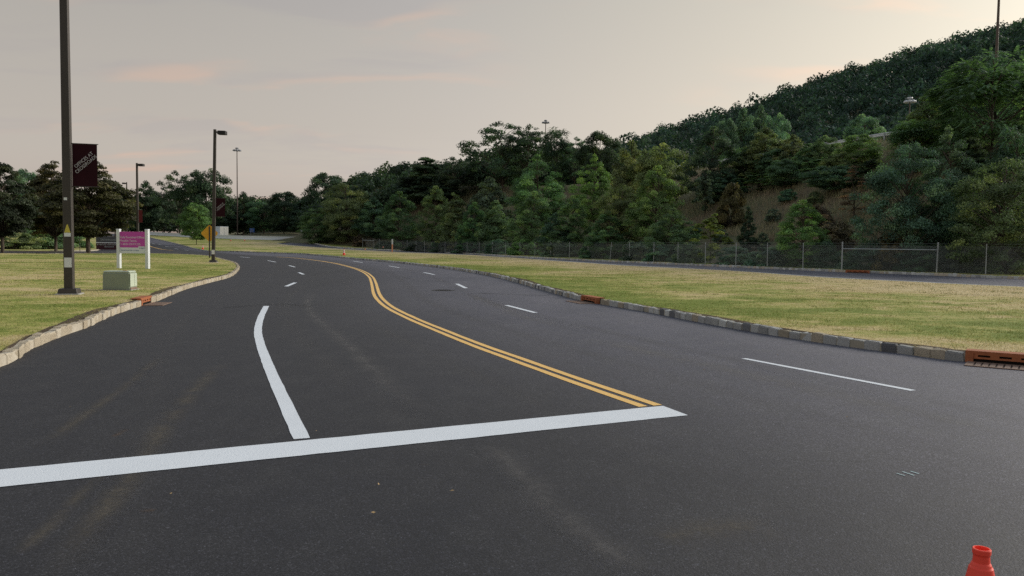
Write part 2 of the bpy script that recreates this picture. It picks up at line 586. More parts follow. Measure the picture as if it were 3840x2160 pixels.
m, t = material('weed_green')
p = t.pos()
ri = t.n('ShaderNodeNewGeometry').outputs['Random Per Island']
col = t.mix(ri, (0.20, 0.25, 0.075), (0.33, 0.35, 0.12))
finish(t, t.mix(t.ramp(t.noise(p, 0.3, 2.0, 0.5), [(0.5, 0.0), (0.62, 0.7)]), col, (0.36, 0.33, 0.12)), 0.8, 0.15)

# leaves: the tree's own colour (object colour), each leaf and each bough a little different
m, t = material('leaf')
oc = t.n('ShaderNodeObjectInfo').outputs['Color']
ri = t.n('ShaderNodeNewGeometry').outputs['Random Per Island']
at = t.n('ShaderNodeAttribute', {'attribute_name': 'bough'}).outputs['Fac']
k = t.math('MULTIPLY', t.ramp(ri, [(0.0, 0.55), (0.8, 1.15), (1.0, 1.7)]), t.math('ADD', 0.52, t.math('MULTIPLY', at, 0.96)))
col = t.mix(1.0, oc, t.n('ShaderNodeCombineColor', None, i0=k, i1=k, i2=k).outputs[0], 'MULTIPLY')
col = t.mix(t.ramp(at, [(0.70, 0.0), (1.0, 0.40)]), col, t.mix(1.0, col, (1.9, 1.35, 0.7), 'MULTIPLY'))
pb = t.n('ShaderNodeBsdfPrincipled', None, Base_Color=col, Roughness=0.62)
pb.inputs['Specular IOR Level'].default_value = 0.25
tl = t.n('ShaderNodeBsdfTranslucent', None, Color=t.mix(1.0, col, (1.1, 1.25, 0.6), 'MULTIPLY'))
mx = t.n('ShaderNodeMixShader', None, i0=0.38, i1=pb.outputs[0], i2=tl.outputs[0])
t.n('ShaderNodeOutputMaterial', None, Surface=mx)

m, t = material('bark')
p = t.n('ShaderNodeTexCoord').outputs['Object']
n = t.noise(t.scaled(p, (5, 5, 1.2)), 3.0, 6.0, 0.7)
finish(t, t.ramp(n, [(0.3, (0.045, 0.036, 0.028)), (0.7, (0.14, 0.115, 0.09))]), 0.9, 0.15, n, 0.8, 0.03)


def stone(name, c1, c2, spread=0.22):
    m, t = material(name)
    v = t.n('ShaderNodeTexCoord').outputs['Object']
    off = t.n('ShaderNodeObjectInfo').outputs['Random']
    vv = t.vmath('ADD', v, t.n('ShaderNodeCombineXYZ', None, i0=t.math('MULTIPLY', off, 40.0), i1=0.0, i2=0.0).outputs[0])
    n = t.noise(vv, 16.0, 6.0, 0.7)
    n2 = t.noise(vv, 60.0, 3.0, 0.6)
    col = t.ramp(n, [(0.30, c1), (0.70, c2)])
    kk = t.ramp(off, [(0.0, 1 - spread), (1.0, 1 + spread)])
    col = t.mix(1.0, col, kk, 'MULTIPLY')
    finish(t, col, 0.85, 0.25, t.math('ADD', n, t.math('MULTIPLY', n2, 0.4)), 0.8, 0.02)
    return m


STONES = [stone('granite_grey', (0.30, 0.305, 0.295), (0.46, 0.465, 0.45)), stone('granite_dark', (0.12, 0.125, 0.135), (0.22, 0.225, 0.23)),
          stone('granite_pale', (0.44, 0.45, 0.43), (0.60, 0.61, 0.58)), stone('granite_tan', (0.34, 0.295, 0.22), (0.50, 0.44, 0.34))]
STONES_WARM = [stone('granite_bleached', (0.38, 0.325, 0.235), (0.55, 0.475, 0.36), 0.07), stone('granite_sand', (0.34, 0.285, 0.20), (0.50, 0.425, 0.315), 0.07),
               stone('granite_bone', (0.44, 0.39, 0.30), (0.60, 0.53, 0.42), 0.07)]
simple('mortar', (0.38, 0.35, 0.28), 0.95, 0.1, 0.3, 3.0, bump=0.5)
simple('mortar_warm', (0.46, 0.415, 0.335), 0.95, 0.1, 0.3, 3.0, bump=0.5)
simple('soil', (0.085, 0.062, 0.045), 0.95, 0.1, 0.5, 5.0, bump=0.8)
simple('rust', (0.36, 0.125, 0.055), 0.8, 0.25, 0.45, 7.0, bump=0.5)
simple('rust_pale', (0.24, 0.165, 0.125), 0.8, 0.3, 0.4, 9.0, bump=0.4)
simple('iron_black', (0.012, 0.011, 0.010), 0.8, 0.2, 0.3)
simple('grate_shadow', (0.07, 0.052, 0.042), 0.9, 0.2, 0.3)
simple('iron_cover', (0.030, 0.029, 0.029), 0.7, 0.3, 0.4, 8.0, bump=0.4)
simple('pole_bronze', (0.052, 0.044, 0.038), 0.5, 0.4, 0.2, 3.0)
simple('lamp_head', (0.016, 0.015, 0.015), 0.55, 0.35, 0.2)
simple('banner_cloth', (0.030, 0.008, 0.012), 0.85, 0.1, 0.2, 4.0)
simple('banner_red', (0.14, 0.028, 0.032), 0.85, 0.1, 0.2, 4.0)  # banner cloth with the light on it put into a redder colour
simple('letter_white', (0.50, 0.48, 0.50), 0.7, 0.2, 0.1)
simple('letter_pink', (0.80, 0.66, 0.78), 0.7, 0.2, 0.08)
simple('letter_silver', (0.30, 0.33, 0.32), 0.6, 0.3, 0.2)
simple('letter_blue', (0.16, 0.22, 0.36), 0.7, 0.2, 0.1)
simple('sign_magenta', (0.54, 0.070, 0.40), 0.45, 0.35, 0.06, 2.0)
simple('sign_white', (0.74, 0.77, 0.79), 0.5, 0.35, 0.06, 3.0)
simple('sign_grey', (0.075, 0.078, 0.085), 0.5, 0.35, 0.15, 2.0)
simple('sign_maroon', (0.045, 0.010, 0.016), 0.6, 0.3, 0.15, 2.0)
simple('sign_yellow', (0.72, 0.37, 0.035), 0.55, 0.3, 0.08, 2.0)
simple('sign_blue', (0.035, 0.12, 0.40), 0.5, 0.3, 0.08, 2.0)
simple('sticker_yellow', (0.62, 0.52, 0.10), 0.6, 0.2, 0.1)
simple('cabinet_green', (0.27, 0.31, 0.235), 0.5, 0.35, 0.10, 3.0)
simple('cabinet_lid', (0.50, 0.56, 0.45), 0.5, 0.35, 0.12, 3.0)  # paler copy of the cabinet green: light on top and end painted in
simple('concrete', (0.33, 0.32, 0.29), 0.9, 0.2, 0.2, 2.5, bump=0.3)
simple('concrete_pale', (0.66, 0.69, 0.70), 0.9, 0.2, 0.12, 0.6, bump=0.3)
simple('highway_concrete', (0.34, 0.36, 0.38), 0.9, 0.2, 0.15, 0.3, coord='Generated')
simple('cone_orange', (1.0, 0.085, 0.050), 0.42, 0.4, 0.10, 5.0)
simple('cone_white', (0.78, 0.80, 0.82), 0.5, 0.3, 0.1)
simple('cone_rubber', (0.02, 0.02, 0.02), 0.8, 0.2, 0.2)
simple('galvanised', (0.40, 0.43, 0.45), 0.45, 0.5, 0.2, 5.0, metal=0.25)
simple('wire', (0.24, 0.27, 0.27), 0.55, 0.4, 0.1, metal=0.2)
simple('mast_steel', (0.115, 0.085, 0.07), 0.6, 0.35, 0.25, 1.0)
simple('mast_lamp', (0.30, 0.32, 0.36), 0.4, 0.5, 0.1)
simple('mast_lamp_white', (0.62, 0.65, 0.68), 0.4, 0.4, 0.05)
simple('truck_side', (0.52, 0.58, 0.64), 0.5, 0.35, 0.06, 1.0)
simple('truck_door', (0.70, 0.68, 0.60), 0.5, 0.35, 0.06, 1.0)
simple('truck_dark', (0.02, 0.02, 0.024), 0.7, 0.3, 0.2)
simple('truck_glass', (0.03, 0.04, 0.05), 0.1, 0.6, 0.05)
simple('stake_wood', (0.55, 0.47, 0.38), 0.8, 0.2, 0.2)
simple('stake_orange', (0.80, 0.36, 0.22), 0.7, 0.2, 0.1)
simple('dry_leaf', (0.40, 0.28, 0.14), 0.8, 0.2, 0.3)
simple('chalk', (0.45, 0.60, 0.62), 0.8, 0.2, 0.2)


# ------------------------------------------------------------------ sheets of ground
def inside(poly, P):
    poly = np.asarray(poly)
    x, y = P[:, 0], P[:, 1]
    c = np.zeros(len(P), bool)
    j = len(poly) - 1
    for i in range(len(poly)):
        xi, yi = poly[i]
        xj, yj = poly[j]
        cond = (yi > y) != (yj > y)
        with np.errstate(divide='ignore', invalid='ignore'):
            xx = (xj - xi) * (y - yi) / (yj - yi + 1e-12) + xi
        c ^= cond & (x < xx)
        j = i
    return c


def sheet(name, poly, zf, mat, step=3.0, **props):
    poly = np.asarray(poly, float)
    gx = np.arange(poly[:, 0].min() + 0.37, poly[:, 0].max(), step)
    gy = np.arange(poly[:, 1].min() + 0.41, poly[:, 1].max(), step)
    g = np.stack(np.meshgrid(gx, gy), -1).reshape(-1, 2)
    g = g[inside(poly, g)]
    # keep clear of the boundary
    d = np.min(np.linalg.norm(g[:, None, :] - poly[None, ::2, :], axis=2), axis=1) if len(g) else np.zeros(0)
    g = g[d > step * 0.35]
    pts = [Vector((float(a), float(b))) for a, b in np.vstack([poly, g])]
    r = delaunay_2d_cdt(pts, [], [list(range(len(poly)))], 1, 1e-5)
    V = np.array([(v.x, v.y) for v in r[0]])
    z = zf(V[:, 0], V[:, 1])
    me = mesh_from(name, np.column_stack([V, z]), [list(f) for f in r[2]], mat, True)
    return obj(name, me, None, **props)


def dry_at(P):
    """how parched the turf is: worst beside the kerbs and along the ramp, least in the middle of the lawns"""
    P = np.asarray(P)[:, :2]
    out = np.zeros(len(P))
    ia = int(np.argmin(np.abs(RIGHT_KERB[:300, 1] - 17.0)))
    for L, k, w_ in ((RIGHT_KERB[:ia:2], 1.5, 0.80), (RAMP_NEAR[::4], 8.5, 1.0), (LEFT_KERB[15:230:3], 0.7, 0.45)):
        for i0 in range(0, len(P), 20000):
            d = np.min(np.hypot(P[i0:i0 + 20000, None, 0] - L[None, :, 0], P[i0:i0 + 20000, None, 1] - L[None, :, 1]), axis=1)
            out[i0:i0 + 20000] = np.maximum(out[i0:i0 + 20000], w_ * np.exp(-(d / k) ** 1.3))
    L = RIGHT_KERB[ia + 8:420:3]                                   # the gutter keeps a green strip farther along
    for i0 in range(0, len(P), 20000):
        d = np.min(np.hypot(P[i0:i0 + 20000, None, 0] - L[None, :, 0], P[i0:i0 + 20000, None, 1] - L[None, :, 1]), axis=1)
        out[i0:i0 + 20000] -= 0.75 * np.exp(-(d / 2.6) ** 1.5)
    return out


def set_dry(me):
    co = np.empty(len(me.vertices) * 3, np.float32)
    me.vertices.foreach_get('co', co)
    me.attributes.new('dry', 'FLOAT', 'POINT').data.foreach_set('value', dry_at(co.reshape(-1, 3)).astype(np.float32))


def dec(L, k):
    return np.vstack([L[::k], L[-1:]])


# under everything: the terrain out to the horizon
gx = np.concatenate([np.linspace(-2500, -260, 14), np.arange(-240, 170, 3.0), np.linspace(180, 2500, 16)])
gy = np.concatenate([np.linspace(-700, -30, 8), np.arange(-20, 330, 3.0), np.linspace(345, 3000, 18)])
X, Y = np.meshgrid(gx, gy)
Z = ground_z(X, Y) - 0.07
nx, ny = len(gx), len(gy)
ii = np.arange(nx * ny).reshape(ny, nx)
faces = np.stack([ii[:-1, :-1], ii[:-1, 1:], ii[1:, 1:], ii[1:, :-1]], -1).reshape(-1, 4)
obj('ground', mesh_from('ground', np.column_stack([X.ravel(), Y.ravel(), Z.ravel()]), faces, MAT['forest_floor'], True), kind='structure')

i_tip = len(LEFT_KERB)
road_poly = np.vstack([np.array([(-160, -14), (60, -14), (34, 0.2)]), dec(RIGHT_KERB, 4), dec(HILL_LEFT, 4)[::-1], np.array([(-160, 90)])])
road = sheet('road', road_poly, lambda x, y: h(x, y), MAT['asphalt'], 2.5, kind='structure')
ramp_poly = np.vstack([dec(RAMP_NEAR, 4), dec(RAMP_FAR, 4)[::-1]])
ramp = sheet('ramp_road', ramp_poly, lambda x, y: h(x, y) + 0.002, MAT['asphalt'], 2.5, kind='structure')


def lawn_z(x, y):
    return h(x, y) + 0.125 + 0.05 * np.sin(x * 0.31 + 1.0) * np.sin(y * 0.23) * np.clip(np.asarray(y) / 60, 0.1, 1) * 0.6


left_in, _t = normals2(LEFT_KERB)
LK_IN = LEFT_KERB + left_in * 0.15
left_poly = np.vstack([dec(LK_IN, 3), np.array([(-160, 0.8)])])
set_dry(sheet('left_lawn', left_poly, lawn_z, MAT['lawn'], 1.2, kind='structure').data)
right_in, _t = normals2(RIGHT_KERB)
RK_IN = RIGHT_KERB - right_in * 0.15
ramp_n, _t = normals2(RAMP_NEAR)
RN_IN = RAMP_NEAR + ramp_n * 0.12
BARRIER = smooth_line([at_depth(1172, 187), at_depth(1090, 187), at_depth(1000, 188.5), at_depth(860, 194), at_depth(700, 206), (-104, 228)], 1.0)
_bn = normals2(BARRIER)[0]
BACK = _bn * np.sign(_bn[10][1])                                   # away from the camera
med_poly = np.vstack([dec(RK_IN, 4)[:-1][dec(RK_IN, 4)[:-1][:, 1] < 222], np.array([(-98, 231)]), (BARRIER + BACK * 0.7)[::-1][4::2], dec(RN_IN, 4)[::-1]])
bend_poly = np.vstack([FENCE[:1] + np.array([[2.0, 3.0]]), dec(RAMP_FAR, 4)[dec(RAMP_FAR, 4)[:, 1] > FENCE[0][1] - 1], (BARRIER - BACK * 0.2)[::-1][int(len(BARRIER) * 0.45):-1:2],
                       np.array([at_depth(1185, 212), at_depth(1300, 215)])])
set_dry(sheet('median_lawn', med_poly, lawn_z, MAT['lawn'], 1.6, kind='structure').data)
set_dry(sheet('bend_lawn', bend_poly, lambda x, y: h(x, y) + 0.115, MAT['lawn'], 2.0, kind='structure').data)
hl_n, _t = normals2(HILL_LEFT)
far_poly = np.vstack([HILL_LEFT[::3] + hl_n[::3] * 0.15, np.array([(-230, 300), (-230, 101)])])
sheet('far_lawn', far_poly, lawn_z, MAT['lawn'], 3.5, kind='structure')
rf_n, _t = normals2(RAMP_FAR)
RF_IN = RAMP_FAR - rf_n * 0.15
f_n, _t = normals2(FENCE)
fence_back = FENCE + (f_n if fence_dist(*(FENCE[10] + f_n[10])) > 0 else -f_n) * 3.4
verge_poly = np.vstack([dec(RF_IN, 4)[3:-2], fence_back])
sheet('verge', verge_poly, lambda x, y: h(x, y) + 0.12 + 0.01 * np.sin(x) * np.cos(y), MAT['lawn'], 2.0, kind='structure')


# ------------------------------------------------------------------ the wooded hill
ridge_px = [(1700, 640), (2000, 590), (2250, 552), (2400, 512), (2600, 447), (2750, 405), (2900, 352), (3100, 285), (3300, 220), (3500, 165), (3700, 105), (3840, 68), (4200, 10)]
RD = 640.0
rp = []
for u_, v_ in ridge_px:
    d = ray(u_, v_)
    k = RD / math.hypot(d[0], d[1])
    rp.append((math.atan2(d[0], d[1]), HC + d[2] * k - 11.5))
rp = [(-0.35, 12.0), (-0.2, 22.0)] + rp + [(0.85, 150.0), (1.05, 80.0), (1.3, 30.0)]
rp_a, rp_z = np.array([a for a, _ in rp]), np.array([z for _, z in rp])


def hill_z(az, r):
    top = np.interp(az, rp_a, rp_z)
    s = np.clip((r - 215) / (RD - 215), 0, 1)
    prof = 0.55 * s + 0.45 * s * s * (3 - 2 * s)
    back = np.where(r > RD, 1 - 0.25 * np.clip((r - RD) / 400, 0, 1), 1)
    return 4 + (top - 4) * prof * back + 3.0 * np.sin(az * 40) * s * (1 - s) * 4 * 0.5


az = np.linspace(-0.35, 1.3, 90)
rr = np.linspace(215, 1100, 46)
A, Rr = np.meshgrid(az, rr)
Zh = hill_z(A, Rr)
ii = np.arange(A.size).reshape(A.shape)
faces = np.stack([ii[:-1, :-1], ii[:-1, 1:], ii[1:, 1:], ii[1:, :-1]], -1).reshape(-1, 4)
obj('hill', mesh_from('hill', np.column_stack([(Rr * np.sin(A)).ravel(), (Rr * np.cos(A)).ravel(), Zh.ravel() - 1.0]), faces, MAT['forest_floor'], True), kind='structure')


# ------------------------------------------------------------------ foliage makers
def unit(v):
    return v / (np.linalg.norm(v, axis=-1, keepdims=True) + 1e-9)


def leaf_quads(C, Nrm, size, aspect, r):
    """diamond leaves: centres C, normals Nrm -> verts (4n,3), faces (n,4)"""
    n = len(C)
    rv = r.normal(size=(n, 3))
    a = unit(np.cross(Nrm, rv))
    b = np.cross(Nrm, a)
    s = size * r.uniform(0.65, 1.35, (n, 1))
    V = np.empty((n, 4, 3))
    V[:, 0] = C - a * s * 0.5
    V[:, 1] = C + b * s * 0.5 * aspect
    V[:, 2] = C + a * s * 0.5
    V[:, 3] = C - b * s * 0.5 * aspect
    return V.reshape(-1, 3), np.arange(n * 4).reshape(n, 4)


def fronds(C, out, length, r):
    """long drooping feather leaves: two rows of leaflets, as thin strips"""
    n = len(C)
    side = unit(np.cross(out, np.array([0, 0, 1.0])))
    L = length * r.uniform(0.7, 1.25, (n, 1))
    vs, fs = [], []
    base = 0
    steps = 6
    for k in range(steps):
        t0, t1 = k / steps, (k + 0.80) / steps
        wd = L * 0.17 * (1 - 0.55 * abs(2 * t0 - 0.6))
        p0 = C + out * L * t0 + np.array([0, 0, -1.0]) * L * 0.42 * t0 * t0
        p1 = C + out * L * t1 + np.array([0, 0, -1.0]) * L * 0.42 * t1 * t1
        tip = np.array([0, 0, -1.0]) * wd * 0.35
        for sg in (-1, 1):
            V = np.stack([p0, p1, p1 + side * sg * wd + out * L * 0.05 + tip, p0 + side * sg * wd * 0.9 + out * L * 0.06 + tip], 1)
            vs.append(V.reshape(-1, 3))
            fs.append(np.arange(n * 4).reshape(n, 4) + base)
            base += n * 4
    return np.concatenate(vs), np.concatenate(fs)


def tube_path(mb, pts, r0, r1, n=6):
    pts = [Vector(p) for p in pts]
    k = len(pts) - 1
    vs, fs = [], []
    for i, p in enumerate(pts):
        d = (pts[min(i + 1, k)] - pts[max(i - 1, 0)]).normalized()
        q = d.to_track_quat('Z', 'Y')
        rr_ = r0 + (r1 - r0) * i / k
        for j in range(n):
            a = j * 2 * math.pi / n
            vs.append(p + q @ Vector((math.cos(a) * rr_, math.sin(a) * rr_, 0)))
    for i in range(k):
        for j in range(n):
            fs.append((i * n + j, i * n + (j + 1) % n, (i + 1) * n + (j + 1) % n, (i + 1) * n + j))
    mb.add(vs, fs)


PROFILES = {
    'round': lambda t: np.sqrt(np.clip(1 - (2 * t - 0.95) ** 2 / 1.05, 0.02, 1)),
    'egg': lambda t: np.clip(np.sin(np.pi * np.clip(t, 0, 1) ** 0.62) ** 0.8, 0.05, 1),
    'cone': lambda t: np.clip(1.05 - 0.95 * t, 0.05, 1) * np.clip(0.35 + 4 * t, 0, 1),
    'spread': lambda t: np.clip(0.25 + 1.3 * t, 0, 1) * np.sqrt(np.clip(1.02 - t ** 3, 0.03, 1)),
    'bush': lambda t: np.sqrt(np.clip(1.02 - t ** 2.2, 0.03, 1)),
}


def tree_meshes(name, seed, H=10.0, R=3.6, base=0.18, profile='round', clumps=110, leaves=95, size=0.24, aspect=0.62, flat=0.55,
                crad=(0.20, 0.36), inner=0.40, kind='leaf', trunk=0.16, lump=0.22, upward=0.6, stems=1):
    r = np.random.default_rng(seed)
    prof = PROFILES[profile]
    ph = r.uniform(0, 6.28, 6)
    ts = r.uniform(0, 1, clumps * 6)
    keep = r.uniform(0, 1, len(ts)) < (0.15 + prof(ts)) / 1.15
    ts = ts[keep][:clumps]
    n = len(ts)
    azs = r.uniform(0, 2 * np.pi, n)
    lumpf = 1 + lump * (np.sin(2 * azs + ph[0] + 3 * ts) * 0.5 + np.sin(3 * azs + ph[1] - 5 * ts) * 0.35 + np.sin(5 * azs + ph[2] + 9 * ts) * 0.3)
    rad_ = R * prof(ts) * lumpf * (inner + (1 - inner) * np.sqrt(r.uniform(0, 1, n)))
    zc = H * (base + (1 - base) * ts * 0.97)
    C = np.column_stack([rad_ * np.cos(azs), rad_ * np.sin(azs), zc])
    rc = R * r.uniform(crad[0], crad[1], n) * (0.65 + 0.35 * prof(ts))
    tb = MB()
    th = H * (0.86 if profile != 'bush' else 0.5)
    for s in range(stems):
        wob = r.normal(0, 0.03 * H, (6, 2)) * np.linspace(0, 1, 6)[:, None]
        off = r.normal(0, 0.05 * R, 2) * (stems > 1)
        spl = r.normal(0, 0.22 * R, 2) * (stems > 1)
        pts = [(off[0] + spl[0] * i / 5 + wob[i, 0], off[1] + spl[1] * i / 5 + wob[i, 1], th * i / 5 - (0.4 if i == 0 else 0)) for i in range(6)]
        tube_path(tb, pts, trunk * (1.0 if stems == 1 else 0.5), trunk * 0.14, 7)
    for i in range(0, n, 2 if profile != 'bush' else 3):
        z0 = max(H * base * 0.8, zc[i] - rad_[i] * r.uniform(0.5, 1.0) - 0.3)
        z0 = min(z0, th * 0.98)
        m_ = np.array([C[i, 0] * 0.45, C[i, 1] * 0.45, z0 + (zc[i] - z0) * 0.6])
        tube_path(tb, [(0, 0, z0), m_, C[i]], trunk * 0.32, 0.015, 4)
    # leaves
    vs, fs, at, b = [], [], [], 0
    bright = r.uniform(0, 1, n)
    for i in range(n):
        k = max(12, int(1.9 * leaves * (rc[i] / (R * 0.23)) ** 2 * r.uniform(0.7, 1.2)))
        g = r.normal(size=(k, 3))
        g = unit(g) * (r.uniform(0, 1, (k, 1)) ** 0.45)
        g[:, 2] *= flat
        outd = unit(np.array([[C[i, 0], C[i, 1], 0.25 * H * (ts[i] - 0.3)]]))
        P = C[i] + g * rc[i]
        P[:, 2] -= 0.25 * rc[i] * np.hypot(g[:, 0], g[:, 1]) ** 2           # boughs droop at their rim
        if kind == 'frond':
            k2 = max(6, k // 9)
            o = unit(np.column_stack([g[:k2, :2] * 1.5 + outd[0, :2] * 0.6 + r.normal(0, 0.3, (k2, 2)), r.uniform(-0.1, 0.55, k2)]))
            V, Fq = fronds(P[:k2], o, size * 3.4, r)
        elif kind == 'needle':
            nr = unit(g * 0.6 + r.normal(size=(k, 3)) * 0.8 + np.array([0, 0, 0.3]))
            V, Fq = leaf_quads(P, nr, size, 0.22, r)
        else:
            nr = unit(g * 0.7 + outd * 0.35 + r.normal(size=(k, 3)) * 0.55 + np.array([0, 0, upward]))
            V, Fq = leaf_quads(P, nr, size, aspect, r)
        vs.append(V)
        fs.append(Fq + b)
        b += len(V)
        at.append(np.full(len(V), bright[i]))
    V, Fq = np.concatenate(vs), np.concatenate(fs)
    V[:, 2] = np.maximum(V[:, 2], 0.05)
    me = mesh_from(name + '_crown', V, Fq, MAT['leaf'])
    a = me.attributes.new('bough', 'FLOAT', 'POINT')
    a.data.foreach_set('value', np.concatenate(at).astype(np.float32))
    tm = mesh_from(name + '_trunk', tb.v, tb.f, MAT['bark'], True)
    top = np.percentile(V[:, 2], 99.7)
    wid = np.percentile(np.abs(V[:, 0]), 98.5) + np.percentile(np.abs(V[:, 1]), 98.5)
    return dict(crown=me, trunk=tm, H=float(top), W=float(wid))


PROTO = {}


def proto(key, variants=2, **kw):
    PROTO[key] = [tree_meshes('%s%d' % (key, i), 100 + 17 * i + sum(map(ord, key)), **kw) for i in range(variants)]


proto('round', profile='round', clumps=120, leaves=85, lump=0.30)
proto('egg', profile='egg', clumps=115, leaves=85, R=3.2, base=0.10, lump=0.30)
proto('cone', profile='cone', clumps=120, leaves=80, R=2.8, base=0.07, lump=0.25, flat=0.5)
proto('open', profile='round', clumps=80, leaves=80, R=4.0, base=0.16, crad=(0.15, 0.29), inner=0.30, lump=0.40, flat=0.45)
proto('frond', profile='round', clumps=80, leaves=190, R=4.0, base=0.08, kind='frond', size=0.28, crad=(0.18, 0.34), lump=0.30, flat=0.5)
proto('pine', profile='cone', clumps=95, leaves=170, R=3.0, base=0.10, kind='needle', size=0.42, flat=0.30, crad=(0.16, 0.30), lump=0.30, inner=0.25)
proto('layered', profile='egg', clumps=170, leaves=130, R=4.2, base=0.20, flat=0.26, crad=(0.18, 0.33), lump=0.25, upward=1.1, trunk=0.24)
proto('sapling', profile='egg', clumps=46, leaves=60, R=2.4, base=0.10, crad=(0.15, 0.29), lump=0.45, size=0.30, inner=0.2, trunk=0.09)
proto('bush', profile='bush', clumps=70, leaves=80, H=4.0, R=2.4, base=0.04, size=0.20, stems=4, trunk=0.10, lump=0.3)
proto('dead', profile='cone', clumps=40, leaves=22, R=2.0, base=0.12, kind='needle', size=0.34, flat=0.22, inner=0.3, trunk=0.12)

proto('leafy', 2, profile='round', clumps=170, leaves=150, base=0.03, size=0.155, crad=(0.15, 0.29), lump=0.34)
proto('spire', 2, profile='egg', clumps=150, leaves=140, R=3.2, base=0.03, size=0.155, crad=(0.15, 0.29), lump=0.34)

GREEN = {'dark': (0.063, 0.106, 0.066), 'deep': (0.106, 0.188, 0.121), 'mid': (0.139, 0.244, 0.119), 'bright': (0.173, 0.292, 0.108), 'olive': (0.173, 0.228, 0.110),
         'blue': (0.139, 0.244, 0.167), 'yellow': (0.233, 0.281, 0.083), 'brown': (0.17, 0.135, 0.095), 'rust': (0.15, 0.135, 0.066), 'grey': (0.156, 0.221, 0.156),
         'umber': (0.082, 0.080, 0.040), 'shade': (0.045, 0.056, 0.034)}
_tree_i = 0


def depth_behind(u, s):
    """how far ahead, along column u, the ground lies s metres behind the fence"""
    lo, hi = 20.0, 330.0
    for _ in range(40):
        m_ = 0.5 * (lo + hi)
        x, y = at_depth(u, m_)
        if fence_dist(np.array([x]), np.array([y]))[0] < s:
            lo = m_
        else:
            hi = m_
    return hi



def plant_tree(species, u, depth, v_top, wpx, tone, label, name=None, group=None, cat=None, z_drop=0.0, x_off=0.0):
    """a tree standing at column u of the photograph, 'depth' metres ahead, its top at row v_top, its crown wpx pixels wide"""
    global _tree_i
    _tree_i += 1
    r = np.random.default_rng(900 + _tree_i)
    if depth < 0:
        depth = depth_behind(u, -depth)
    x, y = at_depth(u, depth)
    x += x_off
    zg = float(ground_z(np.array(x), np.array(y))) - 0.05 - z_drop
    Ht = z_at(u, v_top, depth) - zg
    if 'scrub' in label:
        Ht = min(Ht, 1.3)
    pr = PROTO[species][_tree_i % len(PROTO[species])]
    width = wpx * depth / F_PX
    root = thing(name or 'tree', label, cat or ('shrub' if species == 'bush' else 'tree'), (x, y, zg), float(r.uniform(0, 6.28)), group)
    sc = (width / pr['W'], width / pr['W'], max(1.0, Ht) / pr['H'])
    c = GREEN[tone]
    k = r.uniform(0.88, 1.14)
    colr = tuple(float(ci * k * q) for ci, q in zip(c, r.uniform(0.93, 1.07, 3))) + (1.0,)
    for nm in ('trunk', 'crown'):
        o = obj(nm, pr[nm], root, scale=sc)
        if nm == 'crown':
            o.color = colr
    return root


# far-off woods that read as one mass -------------------------------------------------
def wood_mass(name, spots, seed, label, nleaf=240, size=1.0):
    """spots: x, y, z, crown radius, height -> one object"""
    r = np.random.default_rng(seed)
    vs, at = [], []
    tmpl = []
    for k in range(6):
        nl = 11
        per = nleaf // nl
        Vs = []
        for j in range(nl):
            a_ = j * 2.4 + r.uniform(-0.4, 0.4)
            el = r.uniform(-0.15, 1.0)
            c = np.array([math.cos(a_) * 0.66 * math.sqrt(max(0.05, 1 - el * el)), math.sin(a_) * 0.66 * math.sqrt(max(0.05, 1 - el * el)), 0.66 * el])
            g = unit(r.normal(size=(per, 3)))
            g[:, 2] = np.abs(g[:, 2]) - 0.35 * r.uniform(0, 1, per)
            rl = r.uniform(0.34, 0.50)
            nr = unit(g + r.normal(size=g.shape) * 0.35 + np.array([0, 0, 0.25]))
            V, _ = leaf_quads(c + g * rl * r.uniform(0.75, 1.08, (per, 1)), nr, 0.23 * size, 0.75, r)
            Vs.append(V)
        tmpl.append(np.concatenate(Vs))
    for (x, y, z, R_, H_) in spots:
        V = tmpl[r.integers(6)].copy()
        a = r.uniform(0, 6.28)
        ca, sa = math.cos(a), math.sin(a)
        V = np.column_stack([V[:, 0] * ca - V[:, 1] * sa, V[:, 0] * sa + V[:, 1] * ca, V[:, 2]]) * np.array([R_, R_, H_])
        vs.append(V + np.array([x, y, z]))
        at.append(np.full(len(V), r.uniform(0, 1.0) ** 1.4))
    V = np.concatenate(vs)
    me = mesh_from(name, V, np.arange(len(V)).reshape(-1, 4), MAT['leaf'])
    me.attributes.new('bough', 'FLOAT', 'POINT').data.foreach_set('value', np.concatenate(at).astype(np.float32))
    o = obj(name, me, None, kind='stuff', label=label, category='woodland')
    return o


sp = []
r = np.random.default_rng(3)
for rad_ in np.arange(250, RD + 10, 9.6):
    n = int(rad_ * 0.74 / 9.6)
    for k in range(n):
        a = -0.04 + 0.74 * (k + r.uniform(-0.4, 0.4)) / n
        q = rad_ + r.uniform(-4, 4)
        R_ = r.choice([r.uniform(3.6, 5.4), r.uniform(5.2, 7.6), r.uniform(7.4, 10.5)])
        zt_ = float(hill_z(np.array(a), np.array(q))) + 2 + R_
        dv_ = np.array([q * math.sin(a), q * math.cos(a), zt_ - HC])
        if CY - F_PX * (dv_ @ UP) / (dv_ @ _f) > 640:
            continue
        sp.append((q * math.sin(a), q * math.cos(a), float(hill_z(np.array(a), np.array(q))) + r.uniform(0.5, 3.5), R_, R_ * r.uniform(0.9, 1.35)))
hill_wood = wood_mass('hill_forest', sp, 21, 'dense dark forest covering the long hillside at the right', 352, 0.70)
hill_wood.color = (0.050, 0.096, 0.080, 1)  # blue-green cast of distant haze is put into the leaf colour

